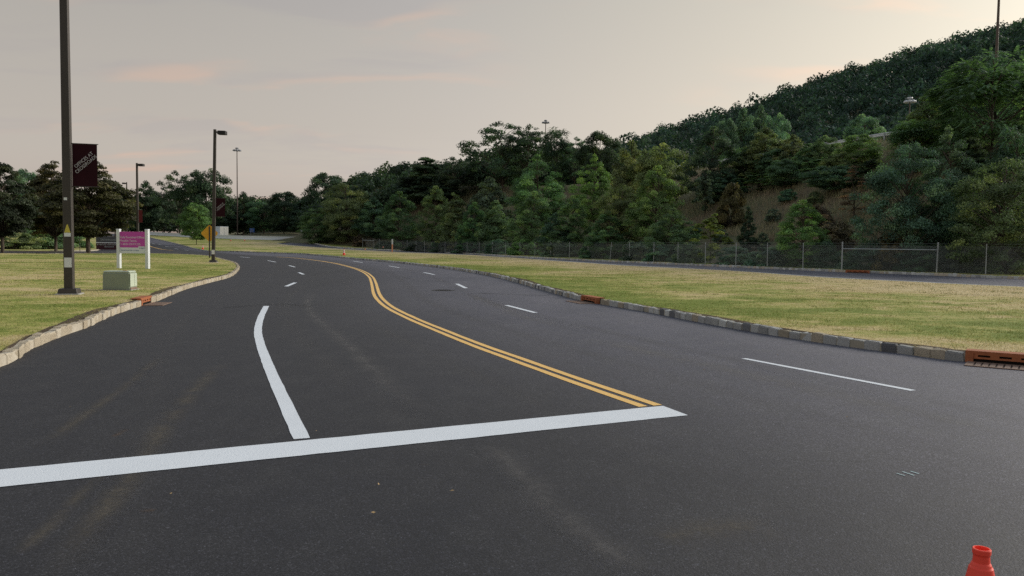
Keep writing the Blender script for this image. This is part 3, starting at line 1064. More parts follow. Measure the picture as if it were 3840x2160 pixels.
sp = []
for k in range(170):
    u_ = r.uniform(-500, 1420)
    dd = r.uniform(262, 330)
    x, y = at_depth(u_, dd)
    top = z_at(u_, r.uniform(730, 800), dd)
    R_ = r.uniform(4.5, 7.0)
    sp.append((x, y, max(4.0, top - R_), R_, R_ * 1.1))
    sp.append((x + r.uniform(-3, 3), y - 6, 5.5, R_, 5.5))
far_wood = wood_mass('far_wood', sp, 22, 'dark far wood closing the view behind the junction and the hill road', 275, 0.66)
far_wood.color = (0.050, 0.076, 0.050, 1)

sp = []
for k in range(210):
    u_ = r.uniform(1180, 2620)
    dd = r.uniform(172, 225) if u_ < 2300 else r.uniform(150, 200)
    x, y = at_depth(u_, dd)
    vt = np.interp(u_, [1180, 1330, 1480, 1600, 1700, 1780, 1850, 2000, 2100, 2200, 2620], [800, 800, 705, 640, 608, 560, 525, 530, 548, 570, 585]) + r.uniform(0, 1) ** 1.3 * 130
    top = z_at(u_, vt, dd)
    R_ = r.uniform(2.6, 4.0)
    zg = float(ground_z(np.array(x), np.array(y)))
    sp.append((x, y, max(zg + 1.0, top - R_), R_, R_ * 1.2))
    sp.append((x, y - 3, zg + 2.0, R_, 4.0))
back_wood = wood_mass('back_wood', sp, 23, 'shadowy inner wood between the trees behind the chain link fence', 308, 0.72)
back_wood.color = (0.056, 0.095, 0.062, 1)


# ------------------------------------------------------------------ kerbs of granite setts
def sett_mesh(name, seed, mats):
    r = np.random.default_rng(seed)
    bm = bmesh.new()
    bmesh.ops.create_cube(bm, size=1.0)
    bmesh.ops.bevel(bm, geom=bm.edges[:], offset=0.09, segments=1, affect='EDGES')
    for v in bm.verts:
        v.co += Vector(r.normal(0, 0.034, 3))
    me = bpy.data.meshes.new(name)
    bm.to_mesh(me)
    bm.free()
    me.materials.append(mats)
    return me


SETTS = [[sett_mesh('sett_%d_%d' % (i, k), 40 + i * 7 + k, m_) for k in range(4)] for i, m_ in enumerate(STONES)]
SETTS_W = [[sett_mesh('sett_w%d_%d' % (i, k), 80 + i * 7 + k, m_) for k in range(4)] for i, m_ in enumerate(STONES_WARM)]


def strip_mesh(name, L, N, a, b, z0, z1, mat, zf=None):
    """a continuous low wall along L between offsets a and b"""
    A, B = L + N * a, L + N * b
    zz = h(L[:, 0], L[:, 1]) if zf is None else zf(L[:, 0], L[:, 1])
    V = np.concatenate([np.column_stack([A, zz + z0]), np.column_stack([A, zz + z1]), np.column_stack([B, zz + z1]), np.column_stack([B, zz + z0])])
    n = len(L)
    fs = []
    for i in range(n - 1):
        for k in range(3):
            fs.append((k * n + i, k * n + i + 1, (k + 1) * n + i + 1, (k + 1) * n + i))
    return mesh_from(name, V, fs, mat)


def kerb(name, L, side, setts, weights, mortar, height, skip=(), max_d=75.0, seed=1, limit=295, tight=0.945, bed=0.018):
    """parent: the mortar bed; each sett near enough to be told apart is a child, the rest one joined part"""
    r = np.random.default_rng(seed)
    L = L.copy()
    N, T = normals2(L)
    N = N * side
    keep = np.ones(len(L), bool)
    root = None
    # split the bed around the drains
    mids = 0.5 * (L[:-1] + L[1:])
    gap = np.zeros(len(mids), bool)
    for c, half in skip:
        gap |= np.linalg.norm(mids - np.asarray(c)[None], axis=1) < half
    runs, cur = [], []
    for i in range(len(mids)):
        if gap[i]:
            if cur:
                runs.append(cur)
            cur = []
        else:
            cur.append(i)
    if cur:
        runs.append(cur)
    Vs, Fs, b = [], [], 0
    for run in runs:
        sub = L[run[0]:run[-1] + 2]
        me = strip_mesh('tmp', sub, N[run[0]:run[-1] + 2], bed, 0.125, -0.08, height - bed, None)
        for v in me.vertices:
            Vs.append(tuple(v.co))
        for p_ in me.polygons:
            Fs.append(tuple(i + b for i in p_.vertices))
        b = len(Vs)
        bpy.data.meshes.remove(me)
    root = obj(name, mesh_from(name, Vs, Fs, MAT[mortar]), None, kind='structure')
    order = sorted([i for i in range(len(mids)) if not gap[i]], key=lambda i: np.hypot(*mids[i]))
    vis = []
    for i in order:
        p_ = mids[i]
        ang = abs(math.atan2(p_[0], p_[1]))
        if p_[1] > 3 and ang < 0.62 and np.hypot(*p_) < max_d and len(vis) < limit:
            vis.append(i)
    vis_set = set(vis)
    rest_v, rest_f, rb = [], [], 0
    rest_m = []
    for i in order:
        ln = np.linalg.norm(L[i + 1] - L[i])
        if np.hypot(*mids[i]) > 260 or mids[i][1] < -5 or abs(mids[i][0]) > 130:
            continue
        k = r.choice(len(setts), p=weights)
        me = setts[k][r.integers(4)]
        hh = height + r.normal(0, 0.011) + 0.07
        t_ = (L[i + 1] - L[i]) / ln
        a = math.atan2(t_[1], t_[0]) + r.normal(0, 0.02)
        nrm = np.array([-t_[1], t_[0]]) * side
        c = mids[i] + nrm * (0.068 + r.normal(0, 0.010))
        z = float(h(c[0], c[1])) - 0.07 + hh / 2
        sc = (ln * (tight if np.hypot(*mids[i]) < 22 else 0.985) + r.normal(0, 0.006), 0.135, hh)
        if i in vis_set:
            o = obj('sett', me, root, loc=(c[0], c[1], z), rot=(r.normal(0, 0.02), r.normal(0, 0.02), a), scale=sc)
        else:
            M = Matrix.LocRotScale(Vector((c[0], c[1], z)), Matrix.Rotation(a, 3, 'Z').to_quaternion(), Vector(sc))
            for v in me.vertices:
                rest_v.append(tuple(M @ v.co))
            for p_ in me.polygons:
                rest_f.append(tuple(q + rb for q in p_.vertices))
                rest_m.append(k)
            rb = len(rest_v)
    if rest_v:
        obj('far_setts', mesh_from('far_setts', rest_v, rest_f, [s[0].materials[0] for s in setts], midx=rest_m), root, kind='stuff')
    return root


DRAINS = {'left': G(552, 1141)[:2], 'median': G(2206, 1134)[:2], 'near': None, 'ramp': G(3215, 1024)[:2]}
# the near drain starts at the frame's right side and runs out of it
_i0 = int(np.argmin(np.linalg.norm(RIGHT_KERB - G(3638, 1360)[:2][None], axis=1)))
_dir = RIGHT_KERB[_i0 - 4] - RIGHT_KERB[_i0]
DRAINS['near'] = RIGHT_KERB[_i0] + _dir / np.linalg.norm(_dir) * 0.62
kerb('left_kerb', LEFT_KERB, 1, SETTS_W, [0.5, 0.3, 0.2], 'mortar_warm', 0.138, [(DRAINS['left'], 0.56)], 62, 5, tight=1.0, bed=0.012)
kerb('median_kerb', RIGHT_KERB, -1, SETTS, [0.48, 0.11, 0.24, 0.17], 'mortar', 0.135, [(DRAINS['median'], 0.60), (DRAINS['near'], 0.62)], 75, 6)
kerb('ramp_far_kerb', RAMP_FAR, -1, [SETTS[2], SETTS[0], SETTS_W[2]], [0.5, 0.3, 0.2], 'mortar', 0.155, [(DRAINS['ramp'], 0.75)], 92, 7)
rk = obj('ramp_near_kerb', strip_mesh('ramp_near_kerb', RAMP_NEAR, ramp_n, -0.03, 0.13, -0.05, 0.145, MAT['concrete_pale']), None, kind='structure')
obj('far_lawn_kerb', strip_mesh('far_lawn_kerb', HILL_LEFT, hl_n, 0.0, 0.2, -0.05, 0.15, MAT['mortar_warm']), None, kind='structure')

# strip of bare soil behind the setts, with clods
for nm, L, N, sd in (('left_soil', LEFT_KERB[20:260], left_in[20:260], 1), ('median_soil', RIGHT_KERB[10:330], right_in[10:330], -1)):
    r = np.random.default_rng(len(nm))
    wv = 0.13 + 0.10 + 0.09 * np.sin(np.arange(len(L)) * 0.21) + r.uniform(0, 0.07, len(L))
    A = L + N * sd * 0.11
    B = L + N * sd * wv[:, None]
    za = lawn_z(L[:, 0], L[:, 1])
    V = np.concatenate([np.column_stack([A, za + 0.004]), np.column_stack([B, za + 0.012])])
    n = len(L)
    fs = np.array([(i, i + 1, n + i + 1, n + i) for i in range(n - 1)])
    obj(nm, mesh_from(nm, V, fs, MAT['soil']), None, kind='structure')


# ------------------------------------------------------------------ painted markings and stains (parts of the road)
def ribbon(name, L, width, mat, dz=0.006, parent=None, jitter=0.0, seed=0, uv=False, lbl=None):
    L = np.asarray(L, float)
    N, T = normals2(L)
    r = np.random.default_rng(seed)
    wd = np.broadcast_to(np.asarray(width, float), (len(L),))
    ja, jb = r.normal(0, jitter, len(L)), r.normal(0, jitter, len(L))
    A, B = L + N * (wd / 2 + ja)[:, None], L - N * (wd / 2 + jb)[:, None]
    zz = h(L[:, 0], L[:, 1]) + dz
    n = len(L)
    V = np.concatenate([np.column_stack([A, zz]), np.column_stack([B, zz])])
    fs = np.array([(i, i + 1, n + i + 1, n + i) for i in range(n - 1)])[:, ::-1]
    me = mesh_from(name, V, fs, mat)
    if uv:
        ul = me.uv_layers.new(name='UVMap')
        vi = np.empty(len(me.loops), np.int32)
        me.loops.foreach_get('vertex_index', vi)
        uvs = np.column_stack([(vi % n) / (n - 1), (vi >= n).astype(float)])
        ul.data.foreach_set('uv', uvs.astype(np.float32).ravel())
    o = obj(name, me, parent)
    if lbl:
        o['label'] = lbl
    return o


S = 3840.0 / 2576.0                                     # traced on a 2576 px wide view of the photograph


def px(*pts):
    return [G(a * S, b * S)[:2] for a, b in pts]


PW, PY = MAT['paint_white'], MAT['paint_yellow']
# the stop line: a four-cornered bar with a slanted right end
bar_c = [G(0, 1763), G(2486, 1523), G(2580, 1558), G(0, 1828)]
d_ = (bar_c[0] - bar_c[1])[:2]
d_ /= np.linalg.norm(d_)
c0 = bar_c[0][:2] + d_ * 2.1
c3 = bar_c[3][:2] + d_ * 2.1
n = 60
tt = np.linspace(0, 1, n)[:, None]
r = np.random.default_rng(4)
top = c0 + (bar_c[1][:2] - c0) * tt + r.normal(0, 0.0022, (n, 2))
bot = c3 + (bar_c[2][:2] - c3) * tt + r.normal(0, 0.0022, (n, 2))
V = np.concatenate([np.column_stack([top, np.full(n, 0.0042)]), np.column_stack([bot, np.full(n, 0.0042)])])
obj('stop_line', mesh_from('stop_line', V, np.array([(n + i, n + i + 1, i + 1, i) for i in range(n - 1)]), PW), road)

YC = smooth_line(px((696, 646), (740, 649), (790, 654.5), (840, 662), (885, 673), (915, 684), (932, 696), (939, 709), (943, 724), (948, 741), (960, 757),
                    (985, 776), (1040, 803), (1100, 828), (1200, 868), (1300, 904), (1400, 940), (1500, 975), (1600, 1009)) + [G(2440, 1523)[:2]], 0.4)
YN, YT = normals2(YC)
for k, sgn in enumerate((-1, 1)):
    ribbon('centre_line', YC + YN * 0.088 * sgn, 0.102, PY, 0.0034, road, 0.002, k)
# the asphalt colour grows paler to the right across the yellow lines
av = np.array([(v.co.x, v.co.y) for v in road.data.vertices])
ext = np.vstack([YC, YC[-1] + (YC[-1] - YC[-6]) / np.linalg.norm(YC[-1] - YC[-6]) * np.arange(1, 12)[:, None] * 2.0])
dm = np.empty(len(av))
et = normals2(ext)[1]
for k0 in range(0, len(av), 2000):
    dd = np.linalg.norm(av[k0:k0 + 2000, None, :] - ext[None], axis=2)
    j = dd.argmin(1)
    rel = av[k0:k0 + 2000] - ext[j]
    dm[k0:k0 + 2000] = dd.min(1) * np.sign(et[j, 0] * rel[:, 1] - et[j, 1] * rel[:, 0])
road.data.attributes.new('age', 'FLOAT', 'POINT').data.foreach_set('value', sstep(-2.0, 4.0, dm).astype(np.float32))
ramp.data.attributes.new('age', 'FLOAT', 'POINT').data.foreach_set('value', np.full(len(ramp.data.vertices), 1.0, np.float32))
TL = smooth_line(px((670, 770), (655.5, 800), (649, 832), (655, 864), (671, 909), (693, 961), (723, 1026), (759, 1104)), 0.25)
ribbon('turn_lane_line', TL, 0.135, PW, 0.0034, road, 0.002, 9)
for k, (a, b) in enumerate([((720, 720.5), (743, 711)), ((763.5, 690.5), (752, 685.5)), ((742, 672), (727, 668)), ((694, 659.5), (674, 655.5)), ((629, 648.5), (604, 646)),
                            ((887, 656.5), (912, 660.5)), ((978, 669), (1005, 673.5)), ((1066, 685.5), (1093, 691)), ((1149, 714), (1172, 725)), ((1274, 768), (1347, 787)),
                            ((1871, 902), (2297, 983))]):
    pa, pb = px(a, b)
    ribbon('lane_dash', resample(np.array([pa, pb]), 0.4), 0.15 if k < 9 else (0.125 if k < 10 else 0.10), PW, 0.0034, road, 0.002, 30 + k)
# markings on the road climbing away on the left
hp = lambda *pts: [G(u, v)[:2] for u, v in pts]
for k, (a, b) in enumerate([((571, 913), (580, 915)), ((594, 917.5), (604, 919.5)), ((620, 924.5), (633, 926.5)), ((655, 933), (668, 935)), ((693, 939), (709, 940.5)),
                            ((402, 891.5), (410, 893.5)), ((362, 886), (371, 887)), ((397, 881.5), (408, 883))]):
    pa, pb = hp(a, b)
    ribbon('lane_dash', resample(np.array([pa, pb]), 0.6), 0.16, PW, 0.03, road, 0, 60 + k)
ribbon('hill_centre_line', smooth_line(hp((648, 940), (610, 936), (580, 929), (560, 923), (500, 898), (440, 889), (395, 884.5)), 1.0), 0.20, PY, 0.03, road, 0, 70)

for k, (mat, wd, pts) in enumerate([
        ('dust_pale', 0.42, [(792, 735), (777, 752), (773, 768), (790, 795), (826, 826), (880, 872), (950, 940), (1020, 1000), (1100, 1052)]),
        ('dust_pale', 0.34, [(1225, 1112), (1300, 1180), (1420, 1300), (1560, 1400), (1640, 1449)]),
        ('dust_tan', 0.30, [(560, 915), (500, 970), (440, 1040), (395, 1100), (340, 1180), (280, 1260), (215, 1345), (120, 1460)]),
        ('dust_tan', 0.22, [(400, 900), (330, 960), (260, 1010), (170, 1075), (90, 1130)]),
        ('dust_tan', 0.16, [(300, 1150), (215, 1230), (150, 1300), (40, 1400)]),
        ('dust_pale', 0.9, [(1480, 850), (1700, 900), (2000, 970), (2300, 1040), (2560, 1100)]),
        ('dust_pale', 0.7, [(1180, 740), (1250, 770), (1330, 800), (1450, 830)]),
        ('binder_dark', 0.25, [(1010, 697), (1050, 704), (1110, 706)]),
        ('binder_dark', 0.55, [(560, 776), (640, 768), (720, 766), (790, 771)]),
        ('binder_dark', 0.5, [(1180, 737), (1290, 741), (1400, 744)]),
        ('dust_rust', 0.11, [(352, 1284), (362, 1284), (372, 1284.5), (392, 1285)]),
        ('dust_rust', 0.07, [(1056, 1168), (1066, 1169), (1080, 1170)]),
        ('dust_rust', 0.10, [(286, 1100), (300, 1090), (318, 1080)]),
        ('dust_tan', 0.5, [(1650, 1360), (1800, 1330), (1960, 1330)])]):
    ribbon('dust_stain' if 'dust' in mat else 'binder_stain', smooth_line(px(*pts), 0.2), wd, MAT[mat], 0.0010 + 0.00012 * k, road, 0.0, 90 + k, True)
# paler wheel tracks polished along the lanes
YX = np.vstack([YC[40:], YC[-1] + (YC[-1] - YC[-6]) / np.linalg.norm(YC[-1] - YC[-6]) * np.arange(1, 16)[:, None] * 0.4])
YXN = normals2(YX)[0]
for k, (off, wd) in enumerate(((-1.0, 0.55), (-2.55, 0.6), (-4.6, 0.5), (1.25, 0.6), (2.95, 0.6))):
    ribbon('wheel_track', YX + YXN * off, wd, MAT['wheel_track'], 0.0006 + 0.00005 * k, road, 0.0, 140 + k, True)
# three chalked layout ticks beside the cone
for k, (a, b) in enumerate([((3362, 1776), (3393, 1785)), ((3384, 1770), (3428, 1784)), ((3414, 1768), (3446, 1778))]):
    ribbon('chalk_tick', np.array([G(*a)[:2], (G(*a)[:2] + G(*b)[:2]) / 2, G(*b)[:2]]), 0.012, MAT['chalk'], 0.0034, road, 0, 95 + k)
# bits of dry leaf and grit
mb = MB()
r = np.random.default_rng(12)
spots = [(641, 1858), (264, 1531), (817, 1275), (1186, 1624), (1400, 1932), (1420, 1824), (1696, 1848), (442, 1182), (980, 1096), (2640, 1390), (2500, 1285), (3175, 1570), (2915, 1335)]
for (u_, v_) in spots:
    c = G(u_, v_)
    a, s_ = r.uniform(0, 6.28), r.uniform(0.008, 0.016)
    ca, sa = math.cos(a), math.sin(a)
    q = [(-1, 0), (0, 0.45), (1, 0), (0, -0.45)]
    mb.add([(c[0] + (x * ca - y * sa) * s_, c[1] + (x * sa + y * ca) * s_, 0.012 + r.uniform(0, 0.012)) for x, y in q], [(0, 1, 2, 3)])
mb.build('leaf_litter', MAT['dry_leaf'], None, kind='stuff', label='few dry leaf scraps lying on the asphalt', category='litter')


# ------------------------------------------------------------------ drains, manhole
def drain(c, tangent, side, length, height, label, grate_side, nslots=4):
    """cast iron kerb inlet with slots and a gutter grate"""
    a = math.atan2(tangent[1], tangent[0])
    root = thing('storm_drain', label, 'storm drain', (c[0], c[1], float(h(c[0], c[1]))), a, 'rusty kerb inlets')
    s = side
    th = 0.03
    H_ = height
    hood = MB()
    hood.box((0, s * 0.135, H_ - 0.012), (length, 0.24, 0.024))
    mouth = H_ * 0.33
    slot_h, slot_z = H_ * 0.17, H_ * 0.58
    fl = length - 0.20
    hood.box((0, s * 0.03, (mouth + slot_z - slot_h / 2) / 2), (fl, th, slot_z - slot_h / 2 - mouth))
    hood.box((0, s * 0.03, (slot_z + slot_h / 2 + H_ - 0.024) / 2), (fl, th, H_ - 0.024 - slot_z - slot_h / 2))
    pitch = fl / nslots
    for k in range(nslots + 1):
        wbar = pitch * 0.42 if 0 < k < nslots else pitch * 0.21
        xx = -fl / 2 + k * pitch + (wbar / 2 if k == 0 else (-wbar / 2 if k == nslots else 0))
        hood.box((xx, s * 0.031, slot_z), (wbar, th, slot_h))
    for e in (-1, 1):
        hood.box((e * (length / 2 - 0.05), s * 0.05, (H_ - 0.024) / 2 - 0.02), (0.10, 0.11, H_ + 0.016))
    hood.build('hood', MAT['rust'], root)
    MB().box((0, s * 0.15, H_ / 2 - 0.03), (length - 0.21, 0.18, H_ + 0.0)).build('throat', MAT['iron_black'], root)
    g = MB()
    gl, gd = length * 0.92, 0.48
    for k in range(13):
        xx = -gl / 2 + gl * (k + 0.5) / 13
        bar = [(xx - gl / 35, 0.004), (xx + gl / 35, 0.004), (xx + gl / 35, 0.012), (xx - gl / 35, 0.012)]
        g.prism(bar, -s * 0.035, -s * (gd - 0.03))
    g.box((0, -s * 0.02, 0.009), (gl + 0.03, 0.03, 0.011))
    g.box((0, -s * (gd - 0.015), 0.009), (gl + 0.03, 0.03, 0.011))
    for e in (-1, 1):
        g.box((e * (gl / 2 + 0.005), -s * gd / 2, 0.0085), (0.03, gd - 0.06, 0.011))
    g.build('grate', MAT['rust_pale'], root)
    MB().box((0, -s * gd / 2, 0.002), (gl, gd - 0.03, 0.004)).build('grate_pit', MAT['grate_shadow'], root)
    return root


def tangent_at(L, c):
    i = int(np.argmin(np.linalg.norm(L - np.asarray(c)[None], axis=1)))
    i = min(max(i, 2), len(L) - 3)
    t_ = L[i + 2] - L[i - 2]
    return t_ / np.linalg.norm(t_), L[i]


for key, L, side, ln, hh, lb in (('left', LEFT_KERB, 1, 1.10, 0.185, 'rusty orange kerb inlet with slots in the left kerb beside the green utility box'),
                                 ('median', RIGHT_KERB, -1, 1.18, 0.17, 'small rusty slotted inlet midway along the grey median kerb'),
                                 ('near', RIGHT_KERB, -1, 1.24, 0.165, 'nearest rusty slotted inlet cut off by the right edge of the picture'),
                                 ('ramp', RAMP_FAR, -1, 1.48, 0.19, 'far rusty slotted inlet in the pale kerb in front of the fence')):
    tg, on = tangent_at(L, DRAINS[key])
    c = DRAINS[key] if key != 'near' else DRAINS['near']
    drain(c, tg, side, ln, hh, lb, 1)

mc = G(1662, 1089)
root = thing('manhole_cover', 'dark round manhole cover set in the asphalt right of the yellow lines', 'manhole cover', (mc[0], mc[1], 0))
MB().lathe([(0.0, 0.004), (0.30, 0.005), (0.31, 0.002)], 28).build('cover', MAT['iron_cover'], root)
MB().lathe([(0.315, 0.002), (0.32, 0.009), (0.40, 0.009), (0.42, 0.001)], 28).build('frame', MAT['iron_cover'], root)
studs = MB()
for i in range(-3, 4):
    for j in range(-3, 4):
        if i * i + j * j <= 10:
            studs.box((i * 0.075, j * 0.075, 0.008), (0.035, 0.035, 0.008))
studs.build('studs', MAT['iron_black'], root, kind='stuff')


# ------------------------------------------------------------------ lettering
def text_obj(body, size, mat, parent, M, name='lettering', align='LEFT', extrude=0.002, bold=0.0, xs=1.0, shear=0.0):
    cu = bpy.data.curves.new('txt', 'FONT')
    cu.body = body
    cu.size = size
    cu.align_x = align
    cu.extrude = extrude
    cu.offset = bold
    cu.shear = shear
    tmp = bpy.data.objects.new('txt', cu)
    COL.objects.link(tmp)
    bpy.context.view_layer.update()
    dg = bpy.context.evaluated_depsgraph_get()
    me = bpy.data.meshes.new_from_object(tmp.evaluated_get(dg))
    bpy.data.objects.remove(tmp)
    bpy.data.curves.remove(cu)
    me.name = name
    me.materials.clear()
    me.materials.append(mat)
    me.transform(M @ Matrix.Diagonal((xs, 1, 1, 1)))
    return obj(name, me, parent)


FACE = Matrix.Rotation(math.pi / 2, 4, 'X')              # text standing up, facing -y


# ------------------------------------------------------------------ parking-road light poles with banners
def light_pole(base, height, label, width, banner, rz, head_rz, cloth='banner_cloth', stickers=True, lean=0.0, letters=True, head=True, group='bronze light poles'):
    root = thing('light_pole', label, 'light pole', base, rz, group)
    root.rotation_euler = (0, lean, rz)
    w2 = width
    p_ = MB()
    p_.box((0, 0, height / 2 + 0.02), (w2, w2, height), 0.0, 0.80, 0.012)
    p_.build('pole', MAT['pole_bronze'], root)
    f = MB()
    f.box((0, 0, -0.03), (0.60, 0.60, 0.13), 0.0, 1.0, 0.02)
    f.build('footing', MAT['concrete'], root)
    b = MB()
    b.box((0, 0, 0.10), (w2 * 2.15, w2 * 2.15, 0.13), 0.0, 0.92, 0.015)
    b.build('base_cover', MAT['pole_bronze'], root)
    if head:
        hd = MB()
        ca, sa = math.cos(head_rz), math.sin(head_rz)
        hd.box((0.50 * ca, 0.50 * sa, height - 0.20), (0.56, 0.48, 0.26), head_rz, 0.96, 0.02)
        hd.build('lamp_head', MAT['lamp_head'], root)
        MB().box((0.17 * ca, 0.17 * sa, height - 0.16), (0.20, 0.09, 0.10), head_rz).build('arm', MAT['pole_bronze'], root)
    if banner:
        z0, z1, bw_ = banner
        x0 = w2 / 2 + 0.015
        n = 12
        vs, fs = [], []
        for i in range(n + 1):
            zz = z0 + (z1 - z0) * i / n
            for j in range(5):
                xx = x0 + bw_ * j / 4
                bul = 0.018 * math.sin(math.pi * i / n) * math.sin(math.pi * j / 4 + 0.4)
                vs.append((xx, -0.012 + bul, zz))
        for i in range(n + 1):
            zz = z0 + (z1 - z0) * i / n
            for j in range(5):
                xx = x0 + bw_ * j / 4
                bul = 0.018 * math.sin(math.pi * i / n) * math.sin(math.pi * j / 4 + 0.4)
                vs.append((xx, -0.006 + bul, zz))
        o5 = (n + 1) * 5
        for i in range(n):
            for j in range(4):
                q = (i * 5 + j, i * 5 + j + 1, (i + 1) * 5 + j + 1, (i + 1) * 5 + j)
                fs.append(q)
                fs.append(tuple(k + o5 for k in q)[::-1])
        bo = obj('banner', mesh_from('banner', vs, fs, MAT[cloth], True), root)
        for zz, nm in ((z0 - 0.012, 'banner_arm'), (z1 + 0.012, 'banner_arm')):
            MB().tube((0, 0, zz), (x0 + bw_ + 0.03, 0, zz), 0.014, 0.012, 8).build(nm, MAT['pole_bronze'], root)
        if letters:
            zc = z0 + (z1 - z0) * 0.30
            for k, line in enumerate(('OFFICES AT', 'CROSSROADS')):
                M = Matrix.Translation((x0 + bw_ * (0.155 + 0.03 * k), -0.040, zc + 0.135 - k * 0.145)) @ FACE @ Matrix.Rotation(rad(43), 4, 'Z')
                text_obj(line, 0.125, MAT['letter_white'], bo, M, 'lettering', xs=0.86 if k else 0.90)
    if stickers:
        MB().box((0, -w2 / 2 - 0.001, 0.86), (w2 * 0.78, 0.006, 0.26)).build('number_label', MAT['sign_white'], root)
        MB().box((0, -w2 / 2 + 0.003, 1.60), (w2 * 0.70, 0.006, 0.10)).build('warning_label', MAT['sign_white'], root)
        MB().prism([(-w2 * 0.33, 1.655), (w2 * 0.33, 1.655), (w2 * 0.06, 1.87), (-w2 * 0.06, 1.87)], -w2 / 2 - 0.001, -w2 / 2 + 0.004).build('warning_triangle', MAT['sticker_yellow'], root)
        MB().box((-w2 * 0.15, -w2 / 2 + 0.006, 2.55), (w2 * 0.36, 0.006, 0.07)).build('small_label', MAT['sign_white'], root)
    else:
        MB().box((0, -w2 / 2 - 0.001, 0.72), (w2 * 0.9, 0.006, 0.30)).build('number_label', MAT['sign_white'], root)
    return root


def on_lawn(u, v):
    p_ = G(u, v, 0.13)
    return (p_[0], p_[1], float(lawn_z(p_[0], p_[1])))


b1 = on_lawn(261, 1104)
light_pole(b1, 10.4, 'tall bronze light pole at the far left, nearest of all, banner reading OFFICES AT CROSSROADS', 0.225,
           (z_at(350, 698, b1[1]) - b1[2], z_at(350, 540, b1[1]) - b1[2], 0.60), rad(16), rad(-6))
b2 = on_lawn(800, 984)
light_pole(b2, z_at(804, 486, b2[1]) - b2[2], 'bronze light pole at the tip of the left lawn with a small maroon banner', 0.22,
           (z_at(830, 811, b2[1]) - b2[2], z_at(830, 743, b2[1]) - b2[2], 0.62), rad(8), rad(-6), stickers=False, lean=rad(1.15))
b3 = on_lawn(518, 951)
light_pole(b3, z_at(513, 612, b3[1]) - b3[2], 'slim light pole behind the pink sign with a faded red banner', 0.22,
           (z_at(520, 834, b3[1]) - b3[2], z_at(520, 788, b3[1]) - b3[2], 0.42), rad(0), rad(-4), 'banner_red', False, letters=False)
x4, y4 = at_depth(478, 150)
light_pole((x4, y4, float(h(x4, y4)) + 0.1), 11.5, 'thin far lamp post half lost against the dark trees left of the faded banner', 0.2, None, 0.0, rad(180), stickers=False)


# ------------------------------------------------------------------ signs
pl, pr_ = on_lawn(447, 1005), on_lawn(554, 1007)
mid_ = ((pl[0] + pr_[0]) / 2, (pl[1] + pr_[1]) / 2, lawn_z(pl[0], pl[1]))
rz = math.atan2(pr_[1] - pl[1], pr_[0] - pl[0])
half = math.hypot(pr_[0] - pl[0], pr_[1] - pl[1]) / 2
root = thing('billboard', 'pink and white office rental sign between two white posts on the left lawn', 'sign', mid_, rz)
pk = F_PX / mid_[1]
for e in (-1, 1):
    po = MB()
    po.box((e * half, 0, 1.0), (0.175, 0.175, 2.04), 0.0, 1.0, 0.01)
    po.box((e * half, 0, 2.045), (0.20, 0.20, 0.05), 0.0, 0.85, 0.008)
    po.build('post', MAT['sign_white'], root)
bt, bb, bs = 1.93, 0.80, 1.10
bwid = 2 * half - 0.18
MB().box((0, 0, (bt + bs) / 2), (bwid, 0.05, bt - bs)).build('board', MAT['sign_magenta'], root)
wp = MB()
wp.box((-0.03, -0.004, (bs + bb) / 2 - 0.002), (bwid - 0.06, 0.05, bs - bb))
wp.box((bwid / 2 - 0.06 - 0.18, -0.0055, bs + 0.03), (0.36, 0.05, 0.07))
wp.build('white_panel', MAT['sign_white'], root)
for k, (line, sz, zz, bold, xs, col_) in enumerate((('Fully Furnished Offices.', 0.155, 1.585, 0.0015, 0.0, 'letter_pink'), ('Flexible Terms.', 0.155, 1.405, 0.0015, 0.0, 'letter_pink'),
                                                   ('1-800-OFFICES', 0.155, 1.225, 0.0, 0.0, 'letter_pink'))):
    o = text_obj(line, sz, MAT[col_], root, Matrix.Translation((-bwid / 2 + 0.03, -0.030, zz)) @ FACE, 'lettering', bold=bold)
    wv = max(v.co.x for v in o.data.vertices) - min(v.co.x for v in o.data.vertices)
    target = bwid * (0.96, 0.64, 0.76)[k]
    x0_ = min(v.co.x for v in o.data.vertices)
    for v in o.data.vertices:
        v.co.x = x0_ + (v.co.x - x0_) * target / wv


def illegible(x0, x1, z, hgt, mat, parent, y, seed):
    """a line of print too small to read: uneven letter-high strokes"""
    r = np.random.default_rng(seed)
    mb = MB()
    x = x0
    while x < x1:
        wd = r.uniform(0.35, 0.8) * hgt
        mb.box((x + wd / 2, y, z + hgt * r.uniform(-0.06, 0.06)), (wd, 0.006, hgt * r.uniform(0.7, 1.0)))
        x += wd + hgt * (0.22 if r.uniform() > 0.16 else 0.7)
    return mb.build('lettering', mat, parent, kind='stuff')


illegible(-bwid / 2 + 0.05, -bwid / 2 + 0.70, 0.95, 0.045, MAT['letter_blue'], root, -0.031, 1)
illegible(-bwid / 2 + 0.74, -bwid / 2 + 1.08, 0.945, 0.04, MAT['letter_blue'], root, -0.031, 2)
illegible(bwid / 2 - 0.36, bwid / 2 - 0.12, 1.075, 0.05, MAT['letter_blue'], root, -0.034, 3)

